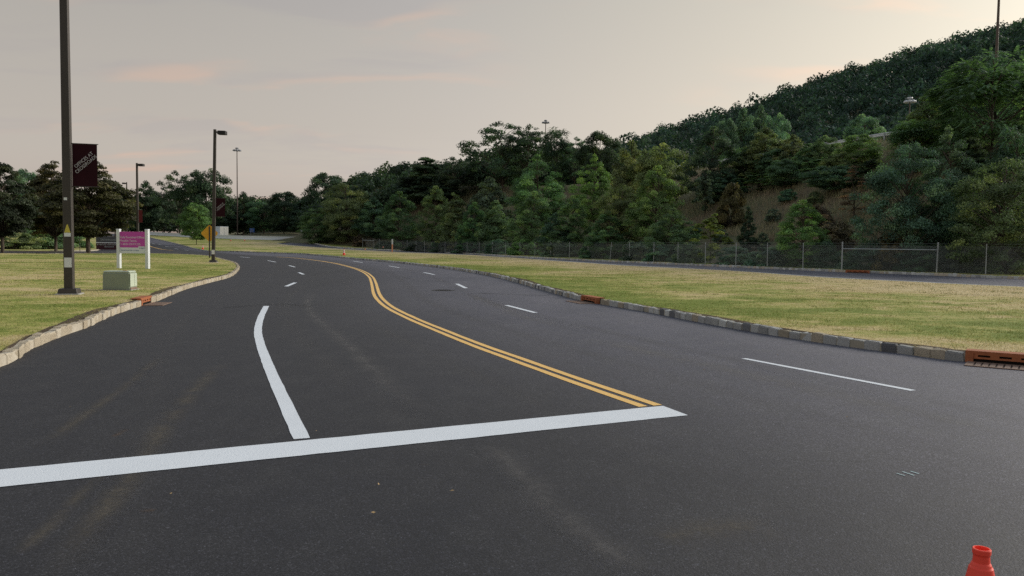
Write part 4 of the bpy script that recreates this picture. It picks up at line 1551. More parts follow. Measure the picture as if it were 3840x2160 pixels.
ms = G(407, 935, 0.13)
root = thing('monument_sign', 'low maroon and grey entrance sign behind the pink sign across the side road', 'sign', (ms[0], ms[1], float(lawn_z(ms[0], ms[1]))), math.atan2(-ms[0], ms[1]) * 0.9)
k = ms[1] / F_PX
mw = 82 * k
z_bar = z_at(407, 911, ms[1]) - ms[2]
z_top = z_at(407, 889, ms[1]) - ms[2]
MB().box((0, 0, z_bar / 2 - 0.05), (mw, 0.5, z_bar + 0.04), 0, 1, 0.01).build('base', MAT['sign_maroon'], root)
MB().box((0, -0.02, z_bar), (mw + 0.06, 0.52, 2.6 * k)).build('band', MAT['sign_white'], root)
MB().box((0, 0.02, (z_bar + z_top) / 2), (mw, 0.42, z_top - z_bar), 0, 1, 0.01).build('upper_panel', MAT['sign_grey'], root)
o = text_obj('CROSSROADS', 0.36, MAT['letter_silver'], root, Matrix.Translation((0.05, -0.205, z_bar + (z_top - z_bar) * 0.36)) @ FACE, align='CENTER', bold=0.004)
illegible(-mw * 0.46, mw * 0.46, z_bar * 0.70, 0.16, MAT['letter_silver'], root, -0.262, 5)
illegible(-mw * 0.17, mw * 0.18, z_bar * 0.38, 0.16, MAT['letter_silver'], root, -0.262, 6)

ys = on_lawn(786.5, 967)
root = thing('warning_sign', 'yellow diamond warning sign on a dark post beside the lawn tip light pole', 'sign', ys, rad(4))
hd_ = 30 * ys[1] / F_PX
zc = z_at(786, 875, ys[1]) - ys[2]
mb = MB()
c_ = 0.14
poly = [(-hd_, -c_ * .5), (-c_ * .5, -hd_), (c_ * .5, -hd_), (hd_, -c_ * .5), (hd_, c_ * .5), (c_ * .5, hd_), (-c_ * .5, hd_), (-hd_, c_ * .5)]
mb.prism([(x, zc + z) for x, z in poly], 0.0, 0.012)
mb.build('plate', MAT['sign_yellow'], root)
MB().box((0, -0.03, (zc + hd_ * 0.86) / 2), (0.10, 0.055, zc + hd_ * 0.86)).build('post', MAT['pole_bronze'], root)

# utility cabinet
bx = on_lawn(450, 1087)
root = thing('utility_box', 'pale green utility cabinet standing on the left lawn near the kerb', 'utility box', bx, rad(2))
cab = MB()
root.scale = (0.80, 0.80, 0.92)
cab.box((0, 0, 0.29), (1.0, 0.62, 0.56), 0, 0.985, 0.035)
cab.build('cabinet', MAT['cabinet_green'], root)
MB().box((0.0, 0, 0.592), (0.97, 0.59, 0.05), 0, 0.97, 0.02).build('lid', MAT['cabinet_lid'], root)
MB().box((0.505, -0.01, 0.33), (0.012, 0.56, 0.42), 0, 1.0, 0.004).build('end_panel', MAT['cabinet_lid'], root)
MB().box((0.51, 0.05, 0.33), (0.012, 0.012, 0.40)).build('seam', MAT['cabinet_green'], root)
MB().box((0.505, 0, 0.06), (0.014, 0.56, 0.07)).build('rust_patch', MAT['rust_pale'], root)
MB().box((0, 0, 0.0), (1.14, 0.76, 0.05), 0, 1, 0.01).build('pad', MAT['concrete'], root)
MB().box((0.20, -0.03, 0.618), (0.12, 0.10, 0.012)).build('latch', MAT['rust'], root)


# ------------------------------------------------------------------ traffic cones
def traffic_cone(loc, label, scale=1.0, detail=True, base_col='cone_rubber'):
    root = thing('traffic_cone', label, 'traffic cone', loc, 0.4, 'orange traffic cones')
    Hc_ = 0.71
    z1 = Hc_ - 0.052
    br, tr = 0.158, 0.0315
    rat = lambda z: br + (tr - br) * (z - 0.035) / (z1 - 0.035)
    body = MB()
    prof = [(rat(0.035) + 0.012, 0.034), (rat(0.05), 0.05), (rat(z1 - 0.006), z1 - 0.006), (rat(z1) - 0.0022, z1 - 0.001), (0.0272, z1 + 0.005), (0.0236, z1 + 0.011), (0.0226, z1 + 0.030),
            (0.0234, z1 + 0.034), (0.0252, z1 + 0.037), (0.0254, Hc_ - 0.003), (0.0236, Hc_), (0.0200, Hc_), (0.0190, z1 + 0.035), (0.0185, z1 - 0.05), (rat(z1 - 0.2) - 0.01, z1 - 0.2)]
    body.lathe(prof, 56)
    body.build('body', MAT['cone_orange'], root, False)
    for za, zb in ((z1 - 0.215, z1 - 0.064), (z1 - 0.365, z1 - 0.265)):
        MB().lathe([(rat(za) + 0.0005, za), (rat(za) + 0.0025, za + 0.004), (rat(zb) + 0.0025, zb - 0.004), (rat(zb) + 0.0005, zb)], 36).build('collar', MAT['cone_white'], root, True)
    MB().box((0, 0, 0.018), (0.36, 0.36, 0.036), 0, 0.96, 0.012).build('base', MAT[base_col], root)
    root.scale = (scale, scale, scale)
    return root


d = ray(3682, 2056)                                       # centre of the cone's top rim
t_ = (0.71 - HC) / d[2]
traffic_cone((d[0] * t_, d[1] * t_, 0.0), 'bright orange cone close by at the lower right, cut off by the picture edge')
c = G(1290, 957.5, 0.13)
traffic_cone((c[0], c[1], float(lawn_z(c[0], c[1]))), 'orange and white cone on the median grass beyond the curving road', 1.05, base_col='cone_orange')
c = G(760.5, 935, 0.13)
traffic_cone((c[0], c[1], float(lawn_z(c[0], c[1]))), 'small far cone on the grass edge left of the yellow diamond sign', 1.0, base_col='cone_orange')
for u_, v_, lb in ((865.5, 904, 'tiny far cone below the concrete barrier near the box truck'), (917.5, 903, 'tiny far cone below the barrier by the high mast')):
    c = G(u_, v_, 0.13)
    traffic_cone((c[0], c[1], float(lawn_z(c[0], c[1]))), lb, 0.75, base_col='cone_orange')

# survey stake and markers on the median
sx = G(1471, 945, 0.13)
zt = z_at(1473, 897, sx[1])
root = thing('marker_post', 'white and orange marker post standing by the ramp in front of the fence', 'marker post', (sx[0], sx[1], float(lawn_z(sx[0], sx[1]))), 0)
hh = zt - root.location.z
MB().box((0, 0, hh * 0.80), (0.22, 0.07, hh * 0.40), 0, 1, 0.01).build('upper_panel', MAT['sign_white'], root)
MB().box((0, 0, hh * 0.30), (0.20, 0.06, hh * 0.60), 0, 1, 0.01).build('lower_panel', MAT['stake_orange'], root)
for u_, v_, lb in ((1435, 936.5, 'tiny orange flag beside the white and orange marker post'), (1367.5, 946, 'tiny orange flag on the median right of the far cone')):
    c = G(u_, v_, 0.13)
    root = thing('survey_flag', lb, 'flag', (c[0], c[1], float(lawn_z(c[0], c[1]))), 0, 'survey flags')
    MB().tube((0, 0, -0.1), (0, 0, 0.62), 0.008, 0.006, 5).build('stick', MAT['stake_wood'], root)
    MB().box((0.10, 0, 0.50), (0.22, 0.012, 0.22)).build('flag', MAT['stake_orange'], root)


# ------------------------------------------------------------------ chain link fence
root = thing('chain_link_fence', 'long grey chain link fence running along the foot of the wooded bank', 'fence', (FENCE[0][0], FENCE[0][1], 0))
ox, oy = FENCE[0]
FH = 1.85
for i, (x, y) in enumerate(FENCE):
    zb = float(h(x, y)) + 0.10
    big = i in (26, 27)
    tilt = 0.16 if i == 18 else (0.04 if i == 27 else rng.normal(0, 0.012))
    MB().tube((x - ox, y - oy, zb - 0.15), (x - ox + tilt, y - oy, zb + FH + (0.12 if big else 0.03)), 0.055 if big else 0.034, 0.05 if big else 0.030, 7).build('post', MAT['galvanised'], root)
for i, j in ((26, 27), (0, 1)):
    a, b = FENCE[i], FENCE[j]
    za, zb = float(h(*a)) + 0.10, float(h(*b)) + 0.10
    MB().tube((a[0] - ox, a[1] - oy, za + FH * 0.80), (b[0] - ox, b[1] - oy, zb + FH * 0.80), 0.034, 0.034, 6).build('rail', MAT['galvanised'], root)
FL = resample(FENCE, 0.075)
zf = h(FL[:, 0], FL[:, 1]) + 0.12
nF = int(FH / 0.075) - 1
vs, fs = [], []
wr = 0.0040
FT = normals2(FL)[1]
wv, wf, b = [], [], 0
idx = np.arange(len(FL) - nF)
for sgn in (0, 1):
    i0, i1 = (idx, idx + nF) if sgn == 0 else (idx + nF, idx)
    A = np.column_stack([FL[i0] - (ox, oy), zf[i0]])
    B = np.column_stack([FL[i1] - (ox, oy), zf[i1] + nF * 0.075])
    off = np.column_stack([FT[idx] * wr, np.zeros(len(idx))])
    V = np.stack([A - off, A + off, B + off, B - off], 1).reshape(-1, 3)
    wv.append(V)
    wf.append(np.arange(len(V)).reshape(-1, 4) + b)
    b += len(V)
obj('chain_link', mesh_from('chain_link', np.concatenate(wv), np.concatenate(wf), MAT['wire']), root, kind='stuff')
FLr = resample(FENCE, 1.0)
MBt = MB()
for a, b_ in zip(FLr[:-1], FLr[1:]):
    MBt.tube((a[0] - ox, a[1] - oy, float(h(*a)) + 0.12 + FH), (b_[0] - ox, b_[1] - oy, float(h(*b_)) + 0.12 + FH), 0.006, 0.006, 4, False)
MBt.build('tension_wire', MAT['wire'], root)


# ------------------------------------------------------------------ guardrail on top of the bank
gu = [(2480, 628), (2557, 617), (2700, 600), (2850, 580), (3000, 562), (3100, 552), (3180, 546), (3270, 539), (3340, 533), (3420, 526)]
gp = []
for u_, v_ in gu:
    d = ray(u_, v_)
    for dd in np.arange(80, 170, 0.25):
        x, y = d[0] / d[1] * dd, dd
        if fence_dist(np.array([x]), np.array([y]))[0] > 31.0:
            break
    gp.append((x, y))
GL = smooth_line(gp, 1.9)
root = thing('guardrail', 'pale steel guardrail glimpsed between treetops along the top of the bank', 'guardrail', (GL[0][0], GL[0][1], 0))
ox, oy = GL[0]
gz = ground_z(GL[:, 0], GL[:, 1])
GN, GT = normals2(GL)
prof = [(0.0, 0.55), (0.05, 0.60), (0.0, 0.66), (0.05, 0.72), (0.0, 0.80)]
prof = [(0.0, 0.45), (0.06, 0.52), (0.0, 0.62), (0.06, 0.74), (0.0, 0.82)]
vs, fs = [], []
for i in range(len(GL)):
    for dx, dz_ in prof:
        q = GL[i] + GN[i] * (dx - 0.1) * -1
        vs.append((q[0] - ox, q[1] - oy, gz[i] + dz_))
for i in range(len(GL) - 1):
    for k in range(4):
        fs.append((i * 5 + k, (i + 1) * 5 + k, (i + 1) * 5 + k + 1, i * 5 + k + 1))
obj('rail', mesh_from('rail', vs, fs, MAT['concrete_pale']), root)
for i in range(0, len(GL), 1):
    MB().box((GL[i][0] - ox, GL[i][1] - oy, gz[i] + 0.35), (0.12, 0.16, 0.9)).build('post', MAT['galvanised'], root)


# ------------------------------------------------------------------ high mast lights
def high_mast(u, depth, v_top, label, ring, pole_r, lamp_mat='mast_lamp', top_only=False, extra=0.0, nl=8):
    x, y = at_depth(u, depth)
    zg = float(ground_z(np.array(x), np.array(y)))
    Ht = z_at(u, v_top, depth) - zg + extra
    root = thing('high_mast_light', label, 'light mast', (x, y, zg), 0.3, 'highway high mast lights')
    MB().tube((0, 0, -0.3), (0, 0, Ht - 0.3), pole_r, pole_r * 0.55, 10).build('mast', MAT['mast_steel'], root)
    MB().lathe([(0.0, Ht), (0.45, Ht - 0.10), (0.55, Ht - 0.34), (0.1, Ht - 0.36)], 12).build('crown_cap', MAT[lamp_mat], root, True)
    rg = MB()
    n = 16
    for i in range(n):
        a0, a1 = 2 * math.pi * i / n, 2 * math.pi * (i + 1) / n
        rg.tube((ring * 0.72 * math.cos(a0), ring * 0.72 * math.sin(a0), Ht - 0.66), (ring * 0.72 * math.cos(a1), ring * 0.72 * math.sin(a1), Ht - 0.66), 0.06, 0.06, 5)
    for i in range(4):
        a0 = math.pi * i / 2
        rg.tube((0, 0, Ht - 0.6), (ring * 0.72 * math.cos(a0), ring * 0.72 * math.sin(a0), Ht - 0.66), 0.05, 0.05, 5)
    rg.build('ring', MAT[lamp_mat], root)
    for i in range(nl):
        a0 = 2 * math.pi * i / nl
        MB().lathe([(0.05, 0.18), (0.22, 0.10), (0.34, -0.22), (0.30, -0.26), (0.0, -0.24)], 10, (ring * math.cos(a0), ring * math.sin(a0), Ht - 0.80)).build('lamp', MAT[lamp_mat], root, True)
    return root


high_mast(891, 240, 553, 'tall thin high mast light rising above the far wood left of centre', 0.95, 0.20)
high_mast(2040, 250, 449, 'high mast light whose ring of lamps clears the tall dark tree right of centre', 0.95, 0.20)
high_mast(3391, 150, 363, 'high mast with white lamps seen against the dark wooded hillside', 0.78, 0.15, 'mast_lamp_white')
high_mast(3705, 112, 0, 'thick dark mast at the upper right running out of the picture top', 1.1, 0.24, extra=9.0)

# ------------------------------------------------------------------ far highway: barrier, truck, signs
bn, bt_ = normals2(BARRIER)
root = thing('concrete_barrier', 'long pale concrete barrier along the far road below the wood', 'barrier', (BARRIER[0][0], BARRIER[0][1], 0))
ox, oy = BARRIER[0]
side = -1 if bn[10][1] > 0 else 1
prof = [(0.30, 0.0), (0.30, 0.12), (0.14, 0.34), (0.09, 0.87), (-0.09, 0.87), (-0.14, 0.34), (-0.30, 0.12), (-0.30, 0.0)]
step_ = 6
for i in range(0, len(BARRIER) - 1, step_):
    seg = BARRIER[i:i + step_ + 1]
    sn = bn[i:i + step_ + 1]
    if len(seg) < 2:
        continue
    seg = seg.copy()
    vs, fs = [], []
    for q, nn_ in zip(seg, sn):
        zz = float(h(*q)) + 0.12
        for dx, dz_ in prof:
            vs.append((q[0] + nn_[0] * dx - ox, q[1] + nn_[1] * dx - oy, zz + dz_))
    m8 = len(prof)
    for a in range(len(seg) - 1):
        for k in range(m8 - 1):
            fs.append((a * m8 + k, a * m8 + k + 1, (a + 1) * m8 + k + 1, (a + 1) * m8 + k))
    obj('segment', mesh_from('segment', vs, fs, MAT['concrete_pale']), root)
HB = BARRIER + BACK * 0.35
HB2 = BARRIER + BACK * 13.0
V = np.concatenate([np.column_stack([HB, h(HB[:, 0], HB[:, 1]) + 0.16]), np.column_stack([HB2, np.maximum(h(HB2[:, 0], HB2[:, 1]) + 0.2, h(HB[:, 0], HB[:, 1]) + 0.75)])])
n = len(HB)
obj('highway', mesh_from('highway', V, np.array([(i, i + 1, n + i + 1, n + i) for i in range(n - 1)]), MAT['highway_concrete']), None, kind='structure')

tx, ty = at_depth(857, 203)
tz = z_at(838, 886, ty)
root = thing('box_truck', 'white box truck on the far road partly hidden by the diamond sign', 'truck', (tx, ty, tz - 0.85), rad(142))
# local x: forward, y: left ; the rear is at the origin corner
L_, W_, Hh = 4.9, 2.4, 2.45
MB().box((L_ / 2, W_ / 2, 0.85 + Hh / 2), (L_, W_, Hh), 0, 1, 0.03).build('box', MAT['truck_side'], root)
for e in (0, 1):
    MB().box((-0.02, W_ * (0.25 + 0.5 * e), 0.85 + Hh / 2), (0.04, W_ / 2 - 0.08, Hh - 0.12)).build('rear_door', MAT['truck_door'], root)
MB().box((L_ / 2 + 0.3, W_ / 2, 0.66), (L_ + 1.0, 1.0, 0.3)).build('chassis', MAT['truck_dark'], root)
cb = MB()
cb.prism([(L_ + 0.12, 0.45), (L_ + 2.0, 0.45), (L_ + 2.0, 1.25), (L_ + 1.55, 2.15), (L_ + 0.12, 2.25)], 0.12, W_ - 0.12)
cb.build('cab', MAT['truck_door'], root)
MB().prism([(L_ + 1.98, 1.30), (L_ + 2.01, 1.30), (L_ + 1.60, 2.10), (L_ + 1.57, 2.10)], 0.25, W_ - 0.25).build('windscreen', MAT['truck_glass'], root)
for xx in (0.9, L_ + 1.2):
    for yy in (0.14, W_ - 0.14):
        MB().tube((xx, yy - 0.13, 0.42), (xx, yy + 0.13, 0.42), 0.42, 0.42, 14).build('wheel', MAT['truck_dark'], root)


def far_sign(u, v0, v1, wpx, depth, mat, label, posts, lines=0, name='road_sign', split=False):
    x, y = at_depth(u, depth)
    zg = float(h(x, y))
    za, zb = z_at(u, v1, depth), z_at(u, v0, depth)
    wd = wpx * depth / F_PX
    root = thing(name, label, 'sign', (x, y, zg), math.atan2(-x, y) * -1 * -1)
    if split:
        for e in (-1, 1):
            MB().box((e * wd * 0.26, 0, (za + zb) / 2 - zg), (wd * 0.48, 0.03, zb - za)).build('plate', MAT[mat], root)
    else:
        MB().box((0, 0, (za + zb) / 2 - zg), (wd, 0.04, zb - za), 0, 1, 0.01).build('plate', MAT[mat], root)
    for e in ((-1, 1) if posts == 2 else (0,)):
        MB().box((e * wd * 0.3, 0.045, (zb - zg) / 2 - 0.05), (0.07, 0.05, zb - zg)).build('post', MAT['galvanised'], root)
    for k in range(lines):
        illegible(-wd * 0.36, wd * (0.1, 0.36, 0.2)[k % 3], za - zg + (zb - za) * (0.78 - 0.29 * k), (zb - za) * 0.14, MAT['letter_white'], root, -0.026, 40 + k)
    return root


far_sign(945.5, 856, 871, 17.5, 232, 'sign_blue', 'small blue road sign in front of the dark far wood', 2, 3)
far_sign(1130, 861, 870, 8, 232, 'sign_white', 'small white sign on the grass left of the bushy trees', 1)
far_sign(379, 870, 883.5, 14, 205, 'sticker_pale' if 'sticker_pale' in MAT else 'concrete', 'pale double sign seen from behind at the crest of the hill road', 1, split=True)
far_sign(1135, 890, 899, 3.2, 190, 'sign_white', 'thin white delineator post at the end of the far barrier', 1, name='delineator_post')
x, y = at_depth(299, 100)
root = thing('thin_post', 'thin dark bare post between the two left tree trunks', 'post', (x, y, float(lawn_z(x, y))), 0)
MB().tube((0, 0, -0.1), (0, 0, z_at(299, 880, y) - root.location.z), 0.035, 0.03, 6).build('shaft', MAT['pole_bronze'], root)
MB().box((0, 0, z_at(299, 880, y) - root.location.z), (0.08, 0.08, 0.04)).build('cap', MAT['pole_bronze'], root)


# ------------------------------------------------------------------ trees one can tell apart
GR, GL_ = 'trees behind the chain link fence', 'trees on the left and beyond the junction'
for a in [
    # left of the picture: around the junction and the hill road
    ('layered', 8, 92, 612, 230, 'shade', 'tall dark tree cut off by the left edge of the picture', GL_),
    ('layered', 208, 101, 618, 235, 'umber', 'layered olive tree with its trunk just left of the nearest light pole', GL_),
    ('layered', 331, 89, 606, 300, 'umber', 'broad layered tree with yellowish tips right behind the nearest banner', GL_),
    ('round', 104, 170, 640, 150, 'blue', 'bluish far tree seen in the gap left of the nearest light pole', GL_),
    ('round', 432, 205, 690, 120, 'dark', 'far dark tree just left of the thin far lamp post', GL_),
    ('egg', 548, 235, 684, 130, 'dark', 'far tree right of the light pole with the faded red banner', GL_),
    ('round', 612, 240, 718, 130, 'dark', 'lower far tree between the faded banner and the tall gappy pair', GL_),
    ('open', 672, 222, 645, 165, 'dark', 'tall gappy far tree left of the lawn tip light pole', GL_),
    ('round', 775, 218, 640, 170, 'dark', 'tall dense far tree behind the lawn tip light pole', GL_),
    ('round', 736, 150, 764, 118, 'bright', 'rounded bright green tree left of the diamond sign', GL_),
    ('egg', 845, 245, 738, 110, 'dark', 'far dark tree between the maroon banner and the high mast', GL_),
    ('egg', 912, 250, 724, 120, 'dark', 'far tree just right of the tall high mast light', GL_),
    ('round', 990, 246, 752, 140, 'deep', 'low far tree above the small blue road sign', GL_),
    ('round', 1066, 240, 722, 160, 'dark', 'dark rounded far tree right of the blue road sign', GL_),
    ('egg', 1138, 238, 742, 130, 'deep', 'far tree behind the small white sign', GL_),
    ('round', 1226, 232, 652, 195, 'dark', 'tall dark rounded far tree rising above the bushy trees at the ramp bend', GL_),
    ('round', 1340, 225, 735, 130, 'dark', 'far dark tree in the dip of the skyline at centre left', GL_),
    # right: along the fence, left to right
    ('leafy', 1192, -3, 782, 150, 'mid', 'bushy light green tree at the inside of the ramp bend', GR),
    ('leafy', 1297, -5, 692, 200, 'olive', 'olive pointed tree at the left end of the fence', GR),
    ('egg', 1402, -6, 745, 150, 'deep', 'small tree above the left end of the fence', GR),
    ('round', 1492, 238, 678, 170, 'blue', 'hazy bluish tree sloping down to the skyline dip', GR),
    ('spire', 1498, -4, 722, 165, 'mid', 'green tree above the white and orange marker post', GR),
    ('pine', 1598, -20, 592, 230, 'dark', 'dark feathery pine on the skyline above the left of the fence', GR),
    ('spire', 1632, -5, 702, 140, 'olive', 'pointed young tree in front of the feathery pine', GR),
    ('open', 1700, -22, 592, 190, 'dark', 'dark spreading tree between the pine and the tallest tree', GR),
    ('cone', 1708, -3, 732, 130, 'olive', 'slim olive tree low in the wood below the spreading dark tree', GR),
    ('egg', 1832, -9, 668, 170, 'grey', 'grey green tree below the left side of the tallest dark tree', GR),
    ('spire', 1778, -2.5, 762, 120, 'mid', 'small pointed tree by the fence left of centre', GR),
    ('egg', 1858, -3, 756, 140, 'mid', 'small leafy tree by the fence below the tallest dark tree', GR),
    ('open', 1880, -26, 458, 270, 'dark', 'tallest dark gappy tree standing above the wood right of centre', GR),
    ('open', 1975, -28, 470, 190, 'dark', 'dark gappy crown just left of the ring of mast lamps', GR),
    ('frond', 2082, -26, 484, 130, 'dark', 'feather leaved dark crown just right of the ring of mast lamps', GR),
    ('spire', 2012, -13, 588, 240, 'mid', 'large mid green tree in front of the tallest dark tree', GR),
    ('spire', 2000, -4, 722, 180, 'mid', 'rounded lower tree in front of the large mid green tree', GR),
    ('open', 2150, -28, 518, 140, 'deep', 'thin gappy tree on the skyline where the hill begins', GR),
    ('round', 2245, -27, 496, 150, 'dark', 'dark tree on the skyline at the foot of the hill', GR),
    ('spire', 2226, -14, 588, 165, 'bright', 'yellowish green tree below the dark skyline tree', GR),
    ('spire', 2146, -4, 738, 150, 'mid', 'pointed green tree low behind the middle of the fence', GR),
    ('egg', 2362, -12, 534, 160, 'olive', 'dark olive tree against the lower hillside', GR),
    ('leafy', 2332, -5, 698, 200, 'olive', 'broad olive tree behind the leaning fence post', GR),
    ('round', 2470, -14, 548, 190, 'olive', 'olive rounded tree below the hill left of the grassy bank', GR),
    ('spire', 2462, -6, 628, 215, 'bright', 'tall fresh green tree at the left edge of the brown bank', GR),
    ('spire', 2520, -3, 786, 190, 'mid', 'low green tree at the left foot of the brown bank', GR),
    ('spire', 2282, -2.5, 796, 170, 'mid', 'low pointed tree just behind the leaning fence post', GR),
    ('egg', 2085, -2.5, 800, 150, 'deep', 'low dark leafy tree behind the middle fence posts', GR),
    ('spire', 2665, -17, 480, 205, 'dark', 'tall dark tree at the top left of the brown bank', GR),
    ('sapling', 2640, -14, 618, 100, 'grey', 'thin pale tree standing alone on the brown bank', GR),
    ('sapling', 2664, -1.6, 802, 150, 'yellow', 'small yellow green sapling just behind the fence below the bank', GR),
    ('frond', 2756, -21, 556, 140, 'mid', 'feather leaved tree on the bank top right of the tall dark tree', GR),
    ('egg', 2862, -23, 482, 185, 'olive', 'olive tree on the bank top standing out against the hill', GR),
    ('sapling', 2836, -19, 636, 175, 'mid', 'small tree with a bare pale trunk on the upper bank', GR),
    ('egg', 2962, -23, 508, 130, 'olive', 'pointed tree left of the visible guardrail', GR),
    ('egg', 3022, -22, 540, 120, 'mid', 'low green crown in front of the guardrail', GR),
    ('round', 2935, -19, 600, 160, 'deep', 'dark bushy tree on the upper bank below the pointed crowns', GR),
    ('cone', 2804, -6, 778, 66, 'dark', 'small dark cedar low on the brown bank', GR),
    ('spire', 3008, -2.2, 756, 225, 'bright', 'round bright green tree behind the fence right of the brown bank', GR),
    ('round', 3084, -23, 512, 100, 'mid', 'small rounded crown above the guardrail', GR),
    ('round', 3208, -21, 508, 170, 'bright', 'bright green crown above the guardrail at the right', GR),
    ('round', 3120, -17, 622, 190, 'deep', 'dark shrubby tree under the guardrail on the steep bank', GR),
    ('dead', 3198, -12, 622, 120, 'brown', 'bare brown dead spruce on the dark slope at the right', GR),
    ('pine', 3255, -18, 600, 150, 'dark', 'dark needle tree behind the dead spruce', GR),
    ('leafy', 3395, -3, 545, 330, 'blue', 'big bluish green tree behind the fence gate rail', GR),
    ('spire', 3545, -6, 492, 270, 'deep', 'tall leafy tree right behind the big bluish green one', GR),
    ('leafy', 3762, -2.5, 602, 370, 'olive', 'olive tree at the right edge overhanging the fence', GR),
    ('frond', 3700, -19, 212, 440, 'mid', 'largest feather leaved tree at the upper right in front of the hill', GR),
    ('leafy', 3712, -27, 222, 300, 'deep', 'dense tree filling in behind the largest feather leaved tree at the upper right', GR),
    ('egg', 3475, -24, 338, 200, 'olive', 'narrow olive tree beside the white mast lamps', GR),
    ('frond', 3410, -20, 452, 200, 'mid', 'lower feather leaved tree below the white mast lamps', GR),
    ('frond', 3800, -9, 478, 230, 'deep', 'dark feather leaved tree behind the olive one at the right edge', GR),
    ('egg', 2705, -17, 640, 150, 'deep', 'dark leafy tree under the tall dark tree on the left of the bank', GR),
    ('round', 2790, -21, 585, 130, 'olive', 'olive bushy crown between the feather leaved and the olive trees on the bank top', GR),
    ('round', 2905, -22, 560, 150, 'deep', 'dense dark crown left of the pointed tree on the bank top', GR),
    ('round', 3150, -19, 575, 150, 'olive', 'olive bushy crown just below the guardrail', GR),
    ('sapling', 3065, -20, 590, 150, 'mid', 'thin young tree with forked pale stems below the guardrail', GR),
    ('egg', 2775, -75, 412, 130, 'blue', 'pale green tall tree on the lower hillside behind the bank top', GR),
    ('egg', 2838, -80, 404, 120, 'blue', 'tallest pale green tree of the group on the lower hillside', GR),
    ('round', 2894, -78, 434, 110, 'blue', 'rounded pale tree at the right of the lower hillside group', GR),
    ('round', 2715, -70, 452, 120, 'blue', 'lower pale tree at the left of the lower hillside group', GR),
    ('round', 3225, -60, 436, 150, 'blue', 'bluish tree on the hillside left of the white mast lamps', GR),
    ('pine', 3640, -10, 520, 220, 'dark', 'dark shaded conifer between the leafy trees at the right', GR),
]:
    sp_, u_, dd, vt, wpx, tone, lb, grp = a
    nm = {'pine': 'pine_tree', 'dead': 'dead_spruce', 'sapling': 'sapling'}.get(sp_, 'tree')
    if 'cedar' in lb:
        nm = 'cedar_tree'
    plant_tree(sp_, u_, dd, vt, wpx, tone, lb, nm, grp, 'tree')

GS = 'shrubs along the fence and the roads'
for a in [
    (3345, 55.5, 866, 125, 'rust', 'brown twigged shrub growing through the fence gate rail'),
    (175, 118, 846, 190, 'mid', 'low green bushes behind the left tree trunks'),
    (55, 112, 868, 170, 'olive', 'low bushes at the left edge under the dark tree'),
    (262, 125, 858, 130, 'mid', 'pale green bush between the two left tree trunks'),
    (1345, -2, 885, 55, 'brown', 'brown drooping bush at the left end of the fence'),
    (1440, -1.5, 905, 70, 'deep', 'low weedy bush left of the white and orange marker post'),
    (1560, -1.5, 905, 100, 'dark', 'dark undergrowth behind the first fence posts'),
    (1660, -1.5, 900, 100, 'deep', 'undergrowth behind the left third of the fence'),
    (1760, -1.5, 900, 110, 'deep', 'leafy undergrowth left of the yellow tipped bush'),
    (1965, -1.2, 896, 110, 'bright', 'yellow tipped bush showing above the fence'),
    (1870, -1.5, 898, 110, 'deep', 'dark undergrowth between two small trees by the fence'),
    (2100, -1.3, 905, 120, 'grey', 'grey green bramble behind the middle fence posts'),
    (2230, -1.3, 900, 130, 'deep', 'dark bramble left of the leaning fence post'),
    (2390, -1.3, 905, 130, 'grey', 'pale weeds mound right of the leaning fence post'),
    (2480, -1.3, 915, 130, 'blue', 'bluish weed clump below the low green tree'),
    (2580, -1.3, 912, 110, 'grey', 'weed clump left of the yellow green sapling'),
    (2760, -1.5, 925, 150, 'blue', 'low dense weeds below the small cedar'),
    (2880, -1.3, 928, 150, 'blue', 'low dense weeds left of the round bright green tree'),
    (3090, -2.5, 900, 130, 'deep', 'dark brush right of the round bright green tree'),
    (3230, -2, 930, 150, 'deep', 'shaded brush behind the fence above the far drain'),
    (3440, -2, 915, 170, 'deep', 'shaded brush under the big bluish tree'),
    (3600, -2, 925, 170, 'dark', 'dark brush behind the last fence post'),
    (3060, -10, 770, 140, 'brown', 'brown dry brush on the slope above the round bright tree'),
    (2740, -11, 690, 110, 'rust', 'low rusty brush on the middle of the bank'),
    (2700, -8, 800, 60, 'grey', 'low grey green scrub on the lower left of the brown bank'),
    (2762, -12, 728, 66, 'olive', 'low olive scrub halfway up the bank left of the thin tree trunk'),
    (2895, -12, 735, 62, 'grey', 'grey green scrub halfway up the bank above the round bright tree'),
    (2950, -16, 690, 70, 'deep', 'dark low scrub near the top of the brown bank'),
    (3050, -15, 700, 66, 'olive', 'olive scrub on the upper right of the brown bank'),
    (2600, -9, 775, 76, 'deep', 'dark scrub at the left edge of the brown bank'),
    (2860, -7, 838, 52, 'grey', 'small pale scrub low on the bank right of the cedar'),
    (3130, -7, 830, 150, 'brown', 'tangle of bare brown brush beside the dead spruce'),
]:
    u_, dd, vt, wpx, tone, lb = a
    plant_tree('bush', u_, dd, vt, wpx, tone, lb, 'shrub', GS, 'shrub')


